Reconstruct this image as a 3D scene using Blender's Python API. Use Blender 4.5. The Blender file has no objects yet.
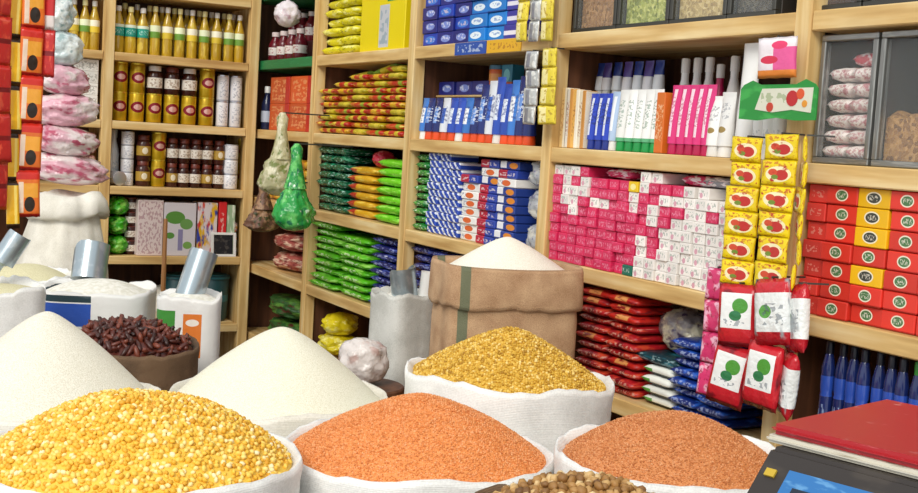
import bpy, bmesh, math, random
import numpy as np
from mathutils import Matrix, Vector, noise as mnoise

# ------------------------------------------------------------------ camera
EYE = 1.45
F, CX, CY = 1200.0, 459.0, 246.5
VRX, VRY, ROLL = -190.0, 102.0, 0.06
a0, a1 = VRX - CX, VRY - CY
vlx = (CX * a0 - (VRY + ROLL * 190 - CY) * a1 - F * F) / (a0 + ROLL * a1)
vly = VRY + ROLL * (vlx + 190)
nv = lambda v: np.array(v, float) / np.linalg.norm(v)
AY = nv([a0, a1, F]); AX = nv([vlx - CX, vly - CY, F]); AZ = np.cross(AX, AY)
RM = np.array([AX, AY, AZ])                       # world = RM @ camera(x right, y down, z forward)
cam_d = bpy.data.cameras.new('camera'); cam = bpy.data.objects.new('camera', cam_d)
bpy.context.scene.collection.objects.link(cam); bpy.context.scene.camera = cam
cam_d.sensor_fit = 'HORIZONTAL'; cam_d.sensor_width = 36; cam_d.lens = F / 918 * 36
cam_d.clip_start = .05
c0, c1, c2 = RM[:, 0], -RM[:, 1], -RM[:, 2]
cam.matrix_world = Matrix(((c0[0], c1[0], c2[0], 0), (c0[1], c1[1], c2[1], 0), (c0[2], c1[2], c2[2], EYE), (0, 0, 0, 1)))

# ------------------------------------------------------------------ light
scn = bpy.context.scene
scn.view_settings.view_transform = 'Standard'; scn.view_settings.look = 'None'
scn.view_settings.gamma = 1; scn.view_settings.use_curve_mapping = False
scn.view_settings.exposure = 0.0
W = bpy.data.worlds.new('sky'); scn.world = W; W.use_nodes = True
W.node_tree.nodes['Background'].inputs[0].default_value = (.93, .97, 1, 1)
W.node_tree.nodes['Background'].inputs[1].default_value = 0.95
sd = bpy.data.lights.new('hazy_sun', 'SUN'); sun = bpy.data.objects.new('hazy_sun', sd); scn.collection.objects.link(sun)
sd.energy = 2.1; sd.angle = math.radians(25); sd.color = (1, .96, .88)
sun.rotation_euler = Vector((.62, .62, -.62)).to_track_quat('-Z', 'Y').to_euler()

# ------------------------------------------------------------------ helpers: projection, naming
def ray(px, py): return RM @ np.array([px - CX, py - CY, F])
def PD(px, py, d):                                # point seen at a pixel, at a given depth in metres
    q = ray(px, py) * d / F; return Vector((q[0], q[1], q[2] + EYE))
def PZ(px, py, z):                                # point seen at a pixel, at a given height
    q = ray(px, py); q = q * (z - EYE) / q[2]; return Vector((q[0], q[1], z))
def yR(px, z=1.2, X=2.02):                        # right shelving: Y of an image column
    k = (px - CX) / F; z -= EYE
    return -((AX[0] - k * AX[2]) * X + (AZ[0] - k * AZ[2]) * z) / (AY[0] - k * AY[2])
def xB(px, z=1.2, Y=5.89):
    k = (px - CX) / F; z -= EYE
    return -((AY[0] - k * AY[2]) * Y + (AZ[0] - k * AZ[2]) * z) / (AX[0] - k * AX[2])
ORD = 'first second third fourth fifth sixth seventh eighth ninth tenth eleventh twelfth thirteenth fourteenth fifteenth sixteenth seventeenth eighteenth'.split()
rnd = random.Random(7)
COL = scn.collection
def tag(o, label, cat, group=None, kind=None):
    o['label'] = label
    if cat: o['category'] = cat
    if group: o['group'] = group
    if kind: o['kind'] = kind
    return o

# ------------------------------------------------------------------ materials
def hexc(h):
    h = h.lstrip('#'); v = [int(h[i:i + 2], 16) / 255 for i in (0, 2, 4)]
    return tuple((x / 12.92 if x <= .04045 else ((x + .055) / 1.055) ** 2.4) for x in v) + (1,)
class NT:
    def __init__(s, name):
        s.m = bpy.data.materials.new(name); s.m.use_nodes = True; s.t = s.m.node_tree
        s.p = s.t.nodes['Principled BSDF']; s.L = s.t.links.new
    def n(s, typ, **kw):
        x = s.t.nodes.new(typ)
        for k, v in kw.items(): setattr(x, k, v)
        return x
    def put(s, node, i, v):
        if hasattr(v, 'is_output') or isinstance(v, bpy.types.NodeSocket): s.L(v, node.inputs[i])
        else: node.inputs[i].default_value = v
    def math(s, op, a, b=None, c=None):
        x = s.n('ShaderNodeMath', operation=op); s.put(x, 0, a)
        if b is not None: s.put(x, 1, b)
        if c is not None: s.put(x, 2, c)
        return x.outputs[0]
    def vma(s, v, mul, add):
        x = s.n('ShaderNodeVectorMath', operation='MULTIPLY_ADD'); s.L(v, x.inputs[0])
        x.inputs[1].default_value = mul; x.inputs[2].default_value = add; return x.outputs[0]
    def noise(s, v, scale, detail=2):
        x = s.n('ShaderNodeTexNoise'); s.L(v, x.inputs['Vector']); x.inputs['Scale'].default_value = scale
        x.inputs['Detail'].default_value = detail; return x.outputs['Fac']
    def mix(s, fac, a, b):
        x = s.n('ShaderNodeMix', data_type='RGBA'); s.put(x, 0, fac)
        s.put(x, 6, a); s.put(x, 7, b); return x.outputs[2]
    def ramp(s, fac, stops):
        x = s.n('ShaderNodeValToRGB'); e = x.color_ramp.elements
        while len(e) < len(stops): e.new(.5)
        for el, (p, c) in zip(e, stops): el.position = p; el.color = hexc(c)
        s.L(fac, x.inputs[0]); return x.outputs[0]
    def bump(s, h, strength=.3, dist=.01):
        b = s.n('ShaderNodeBump'); s.L(h, b.inputs['Height']); b.inputs['Strength'].default_value = strength
        b.inputs['Distance'].default_value = dist; s.L(b.outputs[0], s.p.inputs['Normal'])
MATS = {}
# marks (u across, v up, on the 0..1 box of the pack):
#  ('r',u0,u1,v0,v1,col) rectangle  ('e',cu,cv,ru,rv,col) ellipse  ('t',u0,u1,v0,v1,col,su,sv) small print
#  ('n',scale,thr,col) mottled print  ('d',freq,slope,thr,col) diagonal stripes
def pm(name, base, marks=(), rough=.42, metal=0., vary=.12, crinkle=0., coat=0., clear=0.):
    if name in MATS: return MATS[name]
    k = NT(name); tc = k.n('ShaderNodeTexCoord'); g = tc.outputs['Generated']
    sp = k.n('ShaderNodeSeparateXYZ'); k.L(g, sp.inputs[0]); u, v = sp.outputs[0], sp.outputs[2]
    oi = k.n('ShaderNodeObjectInfo'); rv = oi.outputs['Random']
    off = k.n('ShaderNodeVectorMath', operation='ADD'); k.L(g, off.inputs[0])
    cmb = k.n('ShaderNodeCombineXYZ')
    for i in range(3): k.L(k.math('MULTIPLY', rv, 7.3 + 5 * i), cmb.inputs[i])
    k.L(cmb.outputs[0], off.inputs[1]); gv = off.outputs[0]
    col = hexc(base)
    x = k.n('ShaderNodeHueSaturation'); x.inputs['Color'].default_value = col
    k.L(k.math('MULTIPLY_ADD', rv, vary * 2, 1 - vary), x.inputs['Value']); col = x.outputs[0]
    for m in marks:
        c = hexc(m[-1]) if isinstance(m[-1], str) else None
        if m[0] in 'rt':
            u0, u1, v0, v1 = m[1:5]
            a = k.math('COMPARE', u, (u0 + u1) / 2, abs(u1 - u0) / 2); b = k.math('COMPARE', v, (v0 + v1) / 2, abs(v1 - v0) / 2)
            fac = k.math('MULTIPLY', a, b)
            if m[0] == 't':
                c = hexc(m[5]); nz = k.noise(k.vma(gv, (m[6], 0, m[7]), (0, 0, 0)), 1.0, 1)
                fac = k.math('MULTIPLY', k.math('MULTIPLY', fac, .62), k.math('GREATER_THAN', nz, .53))
        elif m[0] == 'e':
            cu, cv, ru, rw = m[1:5]
            vm = k.vma(g, (1 / ru, 0, 1 / rw), (-cu / ru, 0, -cv / rw))
            ln = k.n('ShaderNodeVectorMath', operation='LENGTH'); k.L(vm, ln.inputs[0])
            fac = k.math('LESS_THAN', ln.outputs['Value'], 1.0)
        elif m[0] == 'n':
            mr = k.n('ShaderNodeMapRange', interpolation_type='SMOOTHSTEP'); k.L(k.noise(gv, m[1], 3), mr.inputs[0]); mr.inputs[1].default_value = m[2] - .07; mr.inputs[2].default_value = m[2] + .05; fac = mr.outputs[0]
        elif m[0] == 'd':
            s_ = k.math('MULTIPLY_ADD', u, m[1], k.math('MULTIPLY', v, m[2]))
            fac = k.math('GREATER_THAN', k.math('FRACT', s_), m[3])
        col = k.mix(fac, col, c)
    k.put(k.p, 'Base Color', col)
    k.p.inputs['Roughness'].default_value = rough; k.p.inputs['Metallic'].default_value = metal
    k.p.inputs['Coat Weight'].default_value = coat
    if clear:
        k.p.inputs['Alpha'].default_value = 1 - clear
    if crinkle:
        k.bump(k.noise(k.vma(tc.outputs['Object'], (1, 1, 1), (0, 0, 0)), 60, 2), crinkle, .01)
    MATS[name] = k.m; return k.m
def wood(name, axis, c1, c2, c3):
    k = NT(name); tc = k.n('ShaderNodeTexCoord'); sc = [28, 28, 28]; sc[axis] = 2.2
    gm = k.n('ShaderNodeNewGeometry')
    nz = k.noise(k.vma(gm.outputs['Position'], sc, (0, 0, 0)), 1, 4)
    kn = k.noise(gm.outputs['Position'], 4.5, 3)
    c = k.ramp(nz, [(.3, c1), (.5, c2), (.7, c3)])
    c = k.mix(k.math('MULTIPLY', k.math('SUBTRACT', kn, .45), 1.2), c, hexc(c1))
    k.put(k.p, 'Base Color', c); k.p.inputs['Roughness'].default_value = .6
    k.bump(nz, .25, .004); MATS[name] = k.m; return k.m
WOOD = [wood('pale_pine_%s' % 'xyz'[i], i, '#b98f52', '#dcb878', '#efd7a2') for i in range(3)]
DWOOD = wood('dark_board', 2, '#3f2417', '#5d3924', '#764b31')
GREENP = pm('green_paint', '#1f7a45', [('n', 9, .62, '#3a8f5c')], .5)

def grain_mat(name, stops, bumps=0, scale=300, rough=.55):
    k = NT(name); gm = k.n('ShaderNodeNewGeometry')
    k.put(k.p, 'Base Color', k.ramp(gm.outputs['Random Per Island'], stops)); k.p.inputs['Roughness'].default_value = rough
    if bumps: k.bump(k.noise(gm.outputs['Position'], scale, 2), bumps, .003)
    return k.m
def powder_mat(name, c1, c2, scale, bumps, rough=.7):
    k = NT(name); gm = k.n('ShaderNodeNewGeometry'); nz = k.noise(gm.outputs['Position'], scale, 3)
    k.put(k.p, 'Base Color', k.ramp(nz, [(.35, c1), (.62, c2)])); k.p.inputs['Roughness'].default_value = rough
    k.bump(nz, bumps, .004); return k.m
def weave_mat(name, c1, c2, scale=260, rough=.6, bumps=.25):
    k = NT(name); tc = k.n('ShaderNodeTexCoord'); ob = tc.outputs['Object']
    w = k.n('ShaderNodeTexWave', wave_type='BANDS', bands_direction='Z'); k.L(ob, w.inputs[0]); w.inputs['Scale'].default_value = scale / 3; w.inputs['Distortion'].default_value = .6
    nz = k.noise(ob, 9, 4); fz = k.noise(ob, scale, 1)
    fac = k.math('ADD', k.math('MULTIPLY', nz, .7), k.math('MULTIPLY', fz, .3))
    k.put(k.p, 'Base Color', k.ramp(fac, [(.35, c1), (.6, c2)])); k.p.inputs['Roughness'].default_value = rough
    k.bump(k.math('ADD', k.math('MULTIPLY', w.outputs['Fac'], .12), k.math('MULTIPLY', k.noise(ob, 14, 3), 2.2)), bumps, .01)
    return k.m

# ------------------------------------------------------------------ mesh builders (origin: middle of the base, front -Y)
def mk(name, verts, faces, mat=None, smooth=None):
    me = bpy.data.meshes.new(name); me.from_pydata([tuple(map(float, v)) for v in verts], [], faces); me.update()
    if mat: me.materials.append(mat)
    if smooth:
        me.polygons.foreach_set('use_smooth', [True] * len(me.polygons))
        if smooth < 180: me.set_sharp_from_angle(angle=math.radians(smooth))
    return me
def bm_mesh(name, bm, mat, smooth=None):
    me = bpy.data.meshes.new(name); bm.normal_update(); bm.to_mesh(me); bm.free(); me.materials.append(mat)
    if smooth:
        me.polygons.foreach_set('use_smooth', [True] * len(me.polygons)); me.set_sharp_from_angle(angle=math.radians(smooth))
    return me
CACHE = {}
def cached(fn):
    def w(*a, **k):
        key = (fn.__name__, tuple(x.name if hasattr(x, 'name') else (round(x, 3) if isinstance(x, float) else x) for x in a), tuple(sorted(k.items())))
        if key not in CACHE: CACHE[key] = fn(*a, **k)
        return CACHE[key]
    return w
def add_box(bm, x0, x1, y0, y1, z0, z1):
    r = bmesh.ops.create_cube(bm, size=1)
    for v in r['verts']:
        v.co = ((x0 + x1) / 2 + v.co.x * (x1 - x0), (y0 + y1) / 2 + v.co.y * (y1 - y0), (z0 + z1) / 2 + v.co.z * (z1 - z0))
    return r['verts']
@cached
def boxm(w, d, h, mat, bev=.002):
    bm = bmesh.new(); add_box(bm, -w / 2, w / 2, -d / 2, d / 2, 0, h)
    if bev: bmesh.ops.bevel(bm, geom=bm.edges[:], offset=bev, segments=1, affect='EDGES')
    return bm_mesh('carton', bm, mat)
@cached
def pouch(w, d, h, mat, seed=0, stand=False, crimp=.05):
    # pillow-shaped plastic pack, crimped seams at both x ends; lying (thin z) or standing (thin y, d is the height)
    r = random.Random(seed); nx, ny = 10, 8; V = []; Fc = []; ph = r.random() * 9
    for side in (1, -1):
        for j in range(ny + 1):
            for i in range(nx + 1):
                u = i / nx * 2 - 1; v = math.sin((j / ny * 2 - 1) * math.pi / 2)
                e = max(0, 1 - (abs(u) / (1 - crimp)) ** 4.0) if abs(u) < 1 - crimp else 0
                t = (e ** .32) * (max(0, 1 - abs(v) ** 8) ** .42)
                edge = (abs(u) > .999) or (abs(v) > .999)
                t = max(t, .07)
                wob = 0 if edge else .16 * mnoise.noise(Vector((u * 2.2 + ph, v * 2.2, seed)))
                z = side * h / 2 * min(.985, t * (.93 + wob)) if not edge else 0.0
                xx = u * w / 2; yy = v * d / 2 * (1 - .05 * (1 - abs(u)) * math.sin(ph))
                if abs(u) > .999 and side: xx -= .012 * w * math.copysign(j % 2, u)
                V.append((xx, yy, z + h / 2))
    M = (nx + 1) * (ny + 1)
    for j in range(ny):
        for i in range(nx):
            q = [j * (nx + 1) + i, j * (nx + 1) + i + 1, (j + 1) * (nx + 1) + i + 1, (j + 1) * (nx + 1) + i]
            Fc.append(q); Fc.append([x + M for x in reversed(q)])
    if stand: V = [(x, h / 2 - z, y + d / 2) for x, y, z in V]; Fc = [f[::-1] for f in Fc]; Fc = [f[::-1] for f in Fc]
    if stand: V = [(x, y, z) for x, y, z in V]
    me = mk('pack', V, Fc, mat)
    bm = bmesh.new(); bm.from_mesh(me); bmesh.ops.remove_doubles(bm, verts=bm.verts, dist=1e-5); bmesh.ops.recalc_face_normals(bm, faces=bm.faces[:]); bm.to_mesh(me); bm.free()
    me.polygons.foreach_set('use_smooth', [True] * len(me.polygons))
    return me
def lathe_v(prof, n=18, wob=None):
    V = []; Fc = []
    for k, (r, z) in enumerate(prof):
        for i in range(n):
            a = 2 * math.pi * i / n; rr = r * (1 + (wob(a, z) if wob else 0)); V.append((rr * math.cos(a), rr * math.sin(a), z))
    for k in range(len(prof) - 1):
        for i in range(n):
            Fc.append([k * n + i, k * n + (i + 1) % n, (k + 1) * n + (i + 1) % n, (k + 1) * n + i])
    return V, Fc
@cached
def lathe(prof, mat, n=18, smooth=40, caps=True):
    V, Fc = lathe_v(prof, n)
    if caps: Fc.append(list(range(n))[::-1]); m = (len(prof) - 1) * n; Fc.append([m + i for i in range(n)])
    return mk('turned', V, Fc, mat, smooth)
@cached
def tubem(r, h, mat, w=None):
    # squeeze tube standing on its cap: round foot, flat crimped top
    w = w or r * 1.14; n = 16; V = []; Fc = []; L = [(0, 1), (.08, 1), (.35, .86), (.65, .55), (.9, .14), (.93, .1), (1, .1)]
    for t, k in L:
        for i in range(n):
            a = 2 * math.pi * i / n
            V.append((math.cos(a) * (r * k + w * (1 - k) if t < .9 else w), math.sin(a) * r * k, t * h))
    for j in range(len(L) - 1):
        for i in range(n): Fc.append([j * n + i, j * n + (i + 1) % n, (j + 1) * n + (i + 1) % n, (j + 1) * n + i])
    Fc.append(list(range(n))[::-1]); Fc.append([(len(L) - 1) * n + i for i in range(n)])
    return mk('tube_body', V, Fc, mat, 50)
def blob(name, rx, ry, h, mat, seed=0, amp=.16, freq=5., top=None, sub=4, flat=.0, base=0.):
    # crumpled bag: closed surface from base (0,0,0) to height h; top(t) -> radius factor
    bm = bmesh.new(); bmesh.ops.create_icosphere(bm, subdivisions=sub, radius=1)
    for v in bm.verts:
        d = v.co.normalized(); t = (d.z + 1) / 2
        k = top(t) if top else 1
        n = mnoise.noise(d * freq * .5 + Vector((seed, 0, 0))) + .5 * mnoise.noise(d * freq * 1.6 + Vector((0, seed, 0)))
        s = (1 + amp * n); rr = math.hypot(d.x, d.y) or 1e-6
        prof = (1 - abs(d.z) ** 3) ** .5 if flat else rr
        v.co = (d.x / rr * prof * rx * k * s, d.y / rr * prof * ry * k * s, t * h * (1 + .3 * amp * n * t))
    return bm_mesh(name, bm, mat, 180)
@cached
def bag_pillow(w, d, h, mat, seed=0): return blob('bag', w / 2, d / 2, h, mat, seed, .22, 5, sub=4, flat=1)

# ------------------------------------------------------------------ object makers
def ob(name, me, parent=None, loc=(0, 0, 0), rot=(0, 0, 0)):
    o = bpy.data.objects.new(name, me); COL.objects.link(o); o.location = loc; o.rotation_euler = rot
    if parent: o.parent = parent
    return o
def thing(name, label, cat, group, parts, loc, rz=0., rot=None):
    # parts: [(name, mesh, offset)]; a single part makes the thing one mesh
    r = rot or (0, 0, rz); loc = Vector(loc)
    # keep shelf goods clear of the posts of their own bay
    xs = [c[0] + (p[2][0] if len(p) > 2 else 0) for p in parts for c in (v.co for v in p[1].vertices)]; hw = max(abs(min(xs)), abs(max(xs))) + .003
    if rot is None and loc.x > 2.02:
        for p_, q_ in zip(PY, PY[1:]):
            if q_ < loc.y < p_ and p_ - q_ > 2 * hw + .06: loc.y = min(max(loc.y, q_ + .027 + hw), p_ - .027 - hw)
    elif rot is None and loc.y > 5.88 and loc.x < 1.99:
        for p_, q_ in zip(PXS, PXS[1:]):
            if p_ < loc.x < q_: loc.x = min(max(loc.x, p_ + .026 + hw), q_ - .026 - hw)
    if len(parts) == 1:
        o = ob(name, parts[0][1], None, loc, r)
    else:
        o = ob(name, None, None, loc, r)
        for p in parts: ob(p[0], p[1], o, p[2] if len(p) > 2 else (0, 0, 0))
    return tag(o, label, cat, group)
RZ = -math.pi / 2                                   # facing of the right shelving
def inR(Y, z, X): return Vector((X, Y, z))
def gridR(px0, px1, z0, ncol, nrow, h, make, X=2.04, d=.12, skip=None, gap=.94, jit=.003, zref=None, slope=None):
    """stacked packs on the right shelving between two image columns; make(c,r,w,h) -> name,label,cat,group,parts"""
    ya, yb = yR(px0, zref or z0 + .15), yR(px1, zref or z0 + .15); mid = (ya + yb) / 2
    for p_, q_ in zip(PY, PY[1:]):
        if q_ < mid < p_: ya, yb = min(ya, p_ - .032), max(yb, q_ + .032)
    w = abs(ya - yb) / ncol
    for c in range(ncol):
        n = nrow(c) if callable(nrow) else nrow
        for r in range(n):
            if skip and skip(c, r): continue
            nm, lb, ct, gp, parts = make(c, r, w * gap, h)
            y = ya - (c + .5) * w
            thing(nm, lb, ct, gp, parts, inR(y + rnd.uniform(-jit, jit), z0 + r * h, X + d / 2 + rnd.uniform(-jit, jit) * 2), RZ + rnd.uniform(-1, 1) * jit * 6)
def gridB(px0, px1, z0, ncol, nrow, h, make, Y=6.1, d=.1, gap=.94, jit=.002):
    xa, xb = xB(px0, z0 + .15), xB(px1, z0 + .15); w = abs(xa - xb) / ncol
    for c in range(ncol):
        n = nrow(c) if callable(nrow) else nrow
        for r in range(n):
            res = make(c, r, w * gap, h)
            if not res: continue
            nm, lb, ct, gp, parts = res
            thing(nm, lb, ct, gp, parts, Vector((xa + (c + .5) * w + rnd.uniform(-jit, jit), Y + d / 2, z0 + r * h)), rnd.uniform(-1, 1) * jit * 6)
def colrow(c, r): return f'{ORD[c]} column from left, {ORD[r]} layer up'

# ------------------------------------------------------------------ structure
def struct(name, x0, x1, y0, y1, z0, z1, mat):
    bm = bmesh.new(); add_box(bm, x0, x1, y0, y1, z0, z1); o = ob(name, bm_mesh(name, bm, mat)); o['kind'] = 'structure'; return o
plaster = powder_mat('stained_plaster', '#8d6f55', '#a98a6b', 3, .1)
conc = powder_mat('cement_floor', '#4d443b', '#6a6057', 5, .2)
struct('floor', -2.6, 2.6, -.6, 6.6, -.1, 0, conc)
struct('wall_right', 2.44, 2.56, -.2, 6.6, 0, 2.6, plaster)
struct('wall_back', -.6, 2.44, 6.3, 6.42, 0, 2.6, plaster)

# board centres and posts, shared by both shelving units
ZB = [EYE + z for z in (-1.07, -.715, -.37, -.025, .32, .665)]
TH = .046
PY = [6.07, 5.14, 4.14, 3.15, 2.09, 1.06]
sh = ob('shelving', None, None, (2.0, 3.6, 0)); tag(sh, 'pale timber shelving along the right wall, with five open bays', 'shelf')
def wbox(name, parent, x0, x1, y0, y1, z0, z1, mat, bev=.003):
    c = Vector(((x0 + x1) / 2, (y0 + y1) / 2, (z0 + z1) / 2)); p = parent.location
    bm = bmesh.new(); add_box(bm, x0 - c.x, x1 - c.x, y0 - c.y, y1 - c.y, z0 - c.z, z1 - c.z)
    if bev: bmesh.ops.bevel(bm, geom=bm.edges[:], offset=bev, segments=1, affect='EDGES')
    return ob(name, bm_mesh(name, bm, mat), parent, c - p)
for i, y in enumerate(PY):
    wbox('post', sh, 2.0, 2.05, y - .026, y + .026, 0, 2.4, WOOD[2])
    if i < 5:
        wbox('back_panel', sh, 2.40, 2.42, PY[i + 1] + .001, y - .001, .05, 2.4, DWOOD)
    wbox('partition', sh, 2.051, 2.40, y - .011, y + .011, 0, 2.4, DWOOD)
for b, z in enumerate(ZB):
    for i in range(5):
        if i == 0 and b in (4, 5): mat = GREENP
        else: mat = WOOD[1]
        wbox('shelf_board', sh, 2.003, 2.40, PY[i + 1] + .027, PY[i] - .027, z - TH / 2, z + TH / 2, mat)
bs = ob('shelving', None, None, (1.2, 5.89, 0)); tag(bs, 'pale timber shelving along the back wall holding bottles and cans', 'shelf')
PXS = [-.1, .58, 1.247, 1.964]
ZBB = [EYE + z for z in (-1.02, -.675, -.335, -.021, .305, .62)]
for i, x in enumerate(PXS):
    wbox('post', bs, x - .025, x + .025, 5.87, 5.92, 0, 2.4, WOOD[2])
    wbox('partition', bs, x - .01, x + .01, 5.921, 6.24, 0, 2.4, WOOD[2])
    if i < 3:
        wbox('back_panel', bs, x + .012, PXS[i + 1] - .012, 6.24, 6.26, .05, 2.4, DWOOD)
        for z in ZBB: wbox('shelf_board', bs, x + .026, PXS[i + 1] - .026, 5.873, 6.238, z - .02, z + .02, WOOD[0])
S = [z + TH / 2 + .001 for z in ZB]           # tops: S[5] highest
T = [z + .021 for z in ZBB]

# ------------------------------------------------------------------ sacks and heaps
WHITE_PP = weave_mat('white_woven_plastic', '#d9d8d4', '#f6f5f1', 260)
CREAM_PP = weave_mat('cream_woven_plastic', '#cfc9ba', '#ece7db', 260)
JUTE = weave_mat('brown_jute', '#8c6444', '#b98d66', 420, .85, .45)
DJUTE = weave_mat('dark_jute', '#54402e', '#7c6147', 420, .85, .5)
def sack_mesh(name, r, h, mat, seed, thick=.016, sq=0., belly=.0, fold=.05, rimw=.012, neck=0.):
    """open woven sack: outer wall, rolled rim, inner lining; sq>0 squares the plan"""
    n = 72; V = []; Fc = []
    prof = [(.82, .0), (.93, .02), (.98, .1), (1 + belly, .45), (1. + belly * .6, .75), (1 - neck, .9), (1.0, .955), (1.015, .985), (1.0, 1.0), (.985, .997), (1 - thick / r, .985), (1 - 1.3 * thick / r, .95), (.93, .80), (.5, .79), (.02, .79)]
    for k, (rr, t) in enumerate(prof):
        for i in range(n):
            a = 2 * math.pi * i / n; ca, sa = math.cos(a), math.sin(a)
            e = 1.
            if sq: e = 1 / max(1e-6, (abs(ca) ** (2 + sq * 6) + abs(sa) ** (2 + sq * 6)) ** (1 / (2 + sq * 6)))
            nz = mnoise.noise(Vector((ca * 2.5 + seed, sa * 2.5, t * 1.6))) + .6 * mnoise.noise(Vector((ca * 7, sa * 7 + seed, t * 1.1)))
            f = fold * (1 if t < .9 else .35) * (1 if k < 12 else .2)
            R_ = r * rr * e * (1 + f * nz)
            zz = t * h + (rimw * mnoise.noise(Vector((ca * 1.5, sa * 1.5, seed * 3))) + rimw * .5 * mnoise.noise(Vector((ca * 6, sa * 6, seed))) if t > .9 else 0)
            V.append((R_ * ca, R_ * sa, zz))
    m = len(prof)
    for k in range(m - 1):
        for i in range(n): Fc.append([k * n + i, k * n + (i + 1) % n, (k + 1) * n + (i + 1) % n, (k + 1) * n + i])
    Fc.append(list(range(n))[::-1]); Fc.append([(m - 1) * n + i for i in range(n)])
    return mk(name, V, Fc, mat, 180)
ICO = None
def grain_shape(kind):
    bm = bmesh.new()
    if kind in ('ico', 'long'): bmesh.ops.create_icosphere(bm, subdivisions=1, radius=1)
    else:
        bmesh.ops.create_cone(bm, segments=4, radius1=1, radius2=0, depth=1, cap_ends=False)
        bm.free(); V = [(1, 0, 0), (0, 1, 0), (-1, 0, 0), (0, -1, 0), (0, 0, 1), (0, 0, -1)]
        Q = [(0, 1, 4), (1, 2, 4), (2, 3, 4), (3, 0, 4), (1, 0, 5), (2, 1, 5), (3, 2, 5), (0, 3, 5)]
        return np.array(V, float), np.array(Q)
    V = np.array([v.co[:] for v in bm.verts]); Q = np.array([[v.index for v in f.verts] for f in bm.faces]); bm.free(); return V, Q
def heap_mesh(name, r, h, mat, pw=1.6, sharp=.0, grain=None, kind='ico', seed=1, sq=0., flat=.55, ecc=(0., 0.), front_only=False, lump=.012):
    """heap of grain: a mounded surface, then single grains laid over it. grain = size in metres"""
    rg = np.random.default_rng(seed)
    def radial(a):
        if not sq: return 1.0
        return 1 / (np.abs(np.cos(a)) ** (2 + sq * 6) + np.abs(np.sin(a)) ** (2 + sq * 6)) ** (1 / (2 + sq * 6))
    def hz(x, y):
        q = np.hypot(x - ecc[0] * r, y - ecc[1] * r) / (r * 1.0)
        q = np.hypot(x, y) / r if ecc == (0., 0.) else np.clip(q * (1 - .3 * 0), 0, 1)
        dome = (1 - np.clip(q, 0, 1) ** pw)
        cone = 1 - np.sqrt(np.clip(q, 0, 1) ** 2 + .012) + .11 * 0
        return h * (dome * (1 - sharp) + np.clip(cone + .0, 0, 1) * sharp)
    nr, na = 36, 72; V = []; Fc = []
    for k in range(nr + 1):
        for i in range(na):
            a = 2 * math.pi * i / na; q = k / nr * r * radial(a); x, y = q * math.cos(a), q * math.sin(a)
            z = float(hz(np.float64(x), np.float64(y))) + lump * r * 2 * mnoise.noise(Vector((x * 9 + seed, y * 9, 0))) * (1 - k / nr)
            V.append((x, y, z))
    for k in range(nr):
        for i in range(na): Fc.append([k * na + i, (k + 1) * na + i, (k + 1) * na + (i + 1) % na, k * na + (i + 1) % na])
    # skirt below the surface so the heap is a closed body
    for i in range(na):
        a = 2 * math.pi * i / na; V.append((r * .97 * radial(a) * math.cos(a), r * .97 * radial(a) * math.sin(a), -.05))
    o = nr * na; s0 = (nr + 1) * na
    for i in range(na): Fc.append([o + i, s0 + i, s0 + (i + 1) % na, o + (i + 1) % na])
    Fc.append([s0 + i for i in range(na)])
    if not grain: return mk(name, V, Fc, mat, 180)
    GV, GQ = grain_shape(kind); st = grain * .86; pts = []
    m = int(r * 1.3 / st) + 1
    jj, ii = np.mgrid[-m:m + 1, -m:m + 1]
    x = (ii + .5 * (jj % 2)) * st; y = jj * st * .87
    x = x + rg.uniform(-.3, .3, x.shape) * st; y = y + rg.uniform(-.3, .3, y.shape) * st
    a = np.arctan2(y, x); ok = np.hypot(x, y) < (r * .985) * radial(a)
    x, y = x[ok], y[ok]; z = hz(x, y)
    z = z + np.array([lump * r * 2 * mnoise.noise(Vector((p * 9 + seed, q * 9, 0))) * max(0, 1 - math.hypot(p, q) / r) for p, q in zip(x, y)])
    n = len(x); z = z + rg.uniform(-.1, .35, n) * grain
    qt = rg.normal(size=(n, 4)); qt /= np.linalg.norm(qt, axis=1)[:, None]
    w_, a_, b_, c_ = qt.T
    Rm = np.stack([1 - 2 * (b_ * b_ + c_ * c_), 2 * (a_ * b_ - c_ * w_), 2 * (a_ * c_ + b_ * w_), 2 * (a_ * b_ + c_ * w_), 1 - 2 * (a_ * a_ + c_ * c_), 2 * (b_ * c_ - a_ * w_), 2 * (a_ * c_ - b_ * w_), 2 * (b_ * c_ + a_ * w_), 1 - 2 * (a_ * a_ + b_ * b_)], 1).reshape(n, 3, 3)
    sc = grain * .5 * rg.uniform(.8, 1.15, (n, 1, 1)) * np.array([2.2, .75, .6] if kind == 'long' else [1.15, .95, .7])[None, None, :]
    P = np.einsum('nij,nkj->nki', Rm, GV[None] * sc) + np.stack([x, y, z], 1)[:, None, :]
    base = len(V); allV = np.concatenate([np.array(V), P.reshape(-1, 3)])
    Fq = (GQ[None] + (np.arange(n) * len(GV))[:, None, None] + base).reshape(-1, 3)
    me = bpy.data.meshes.new(name)
    nf0 = len(Fc); loops = [i for f in Fc for i in f]; tot = [len(f) for f in Fc]
    loops = np.concatenate([np.array(loops), Fq.reshape(-1)]); tot = np.concatenate([np.array(tot), np.full(len(Fq), 3)])
    start = np.concatenate([[0], np.cumsum(tot)[:-1]])
    me.vertices.add(len(allV)); me.vertices.foreach_set('co', allV.reshape(-1))
    me.loops.add(len(loops)); me.loops.foreach_set('vertex_index', loops.astype(np.int32))
    me.polygons.add(len(tot)); me.polygons.foreach_set('loop_start', start.astype(np.int32))
    me.polygons.foreach_set('use_smooth', np.ones(len(tot), bool)); me.update(calc_edges=True); me.validate()
    me.materials.append(mat); return me
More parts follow.
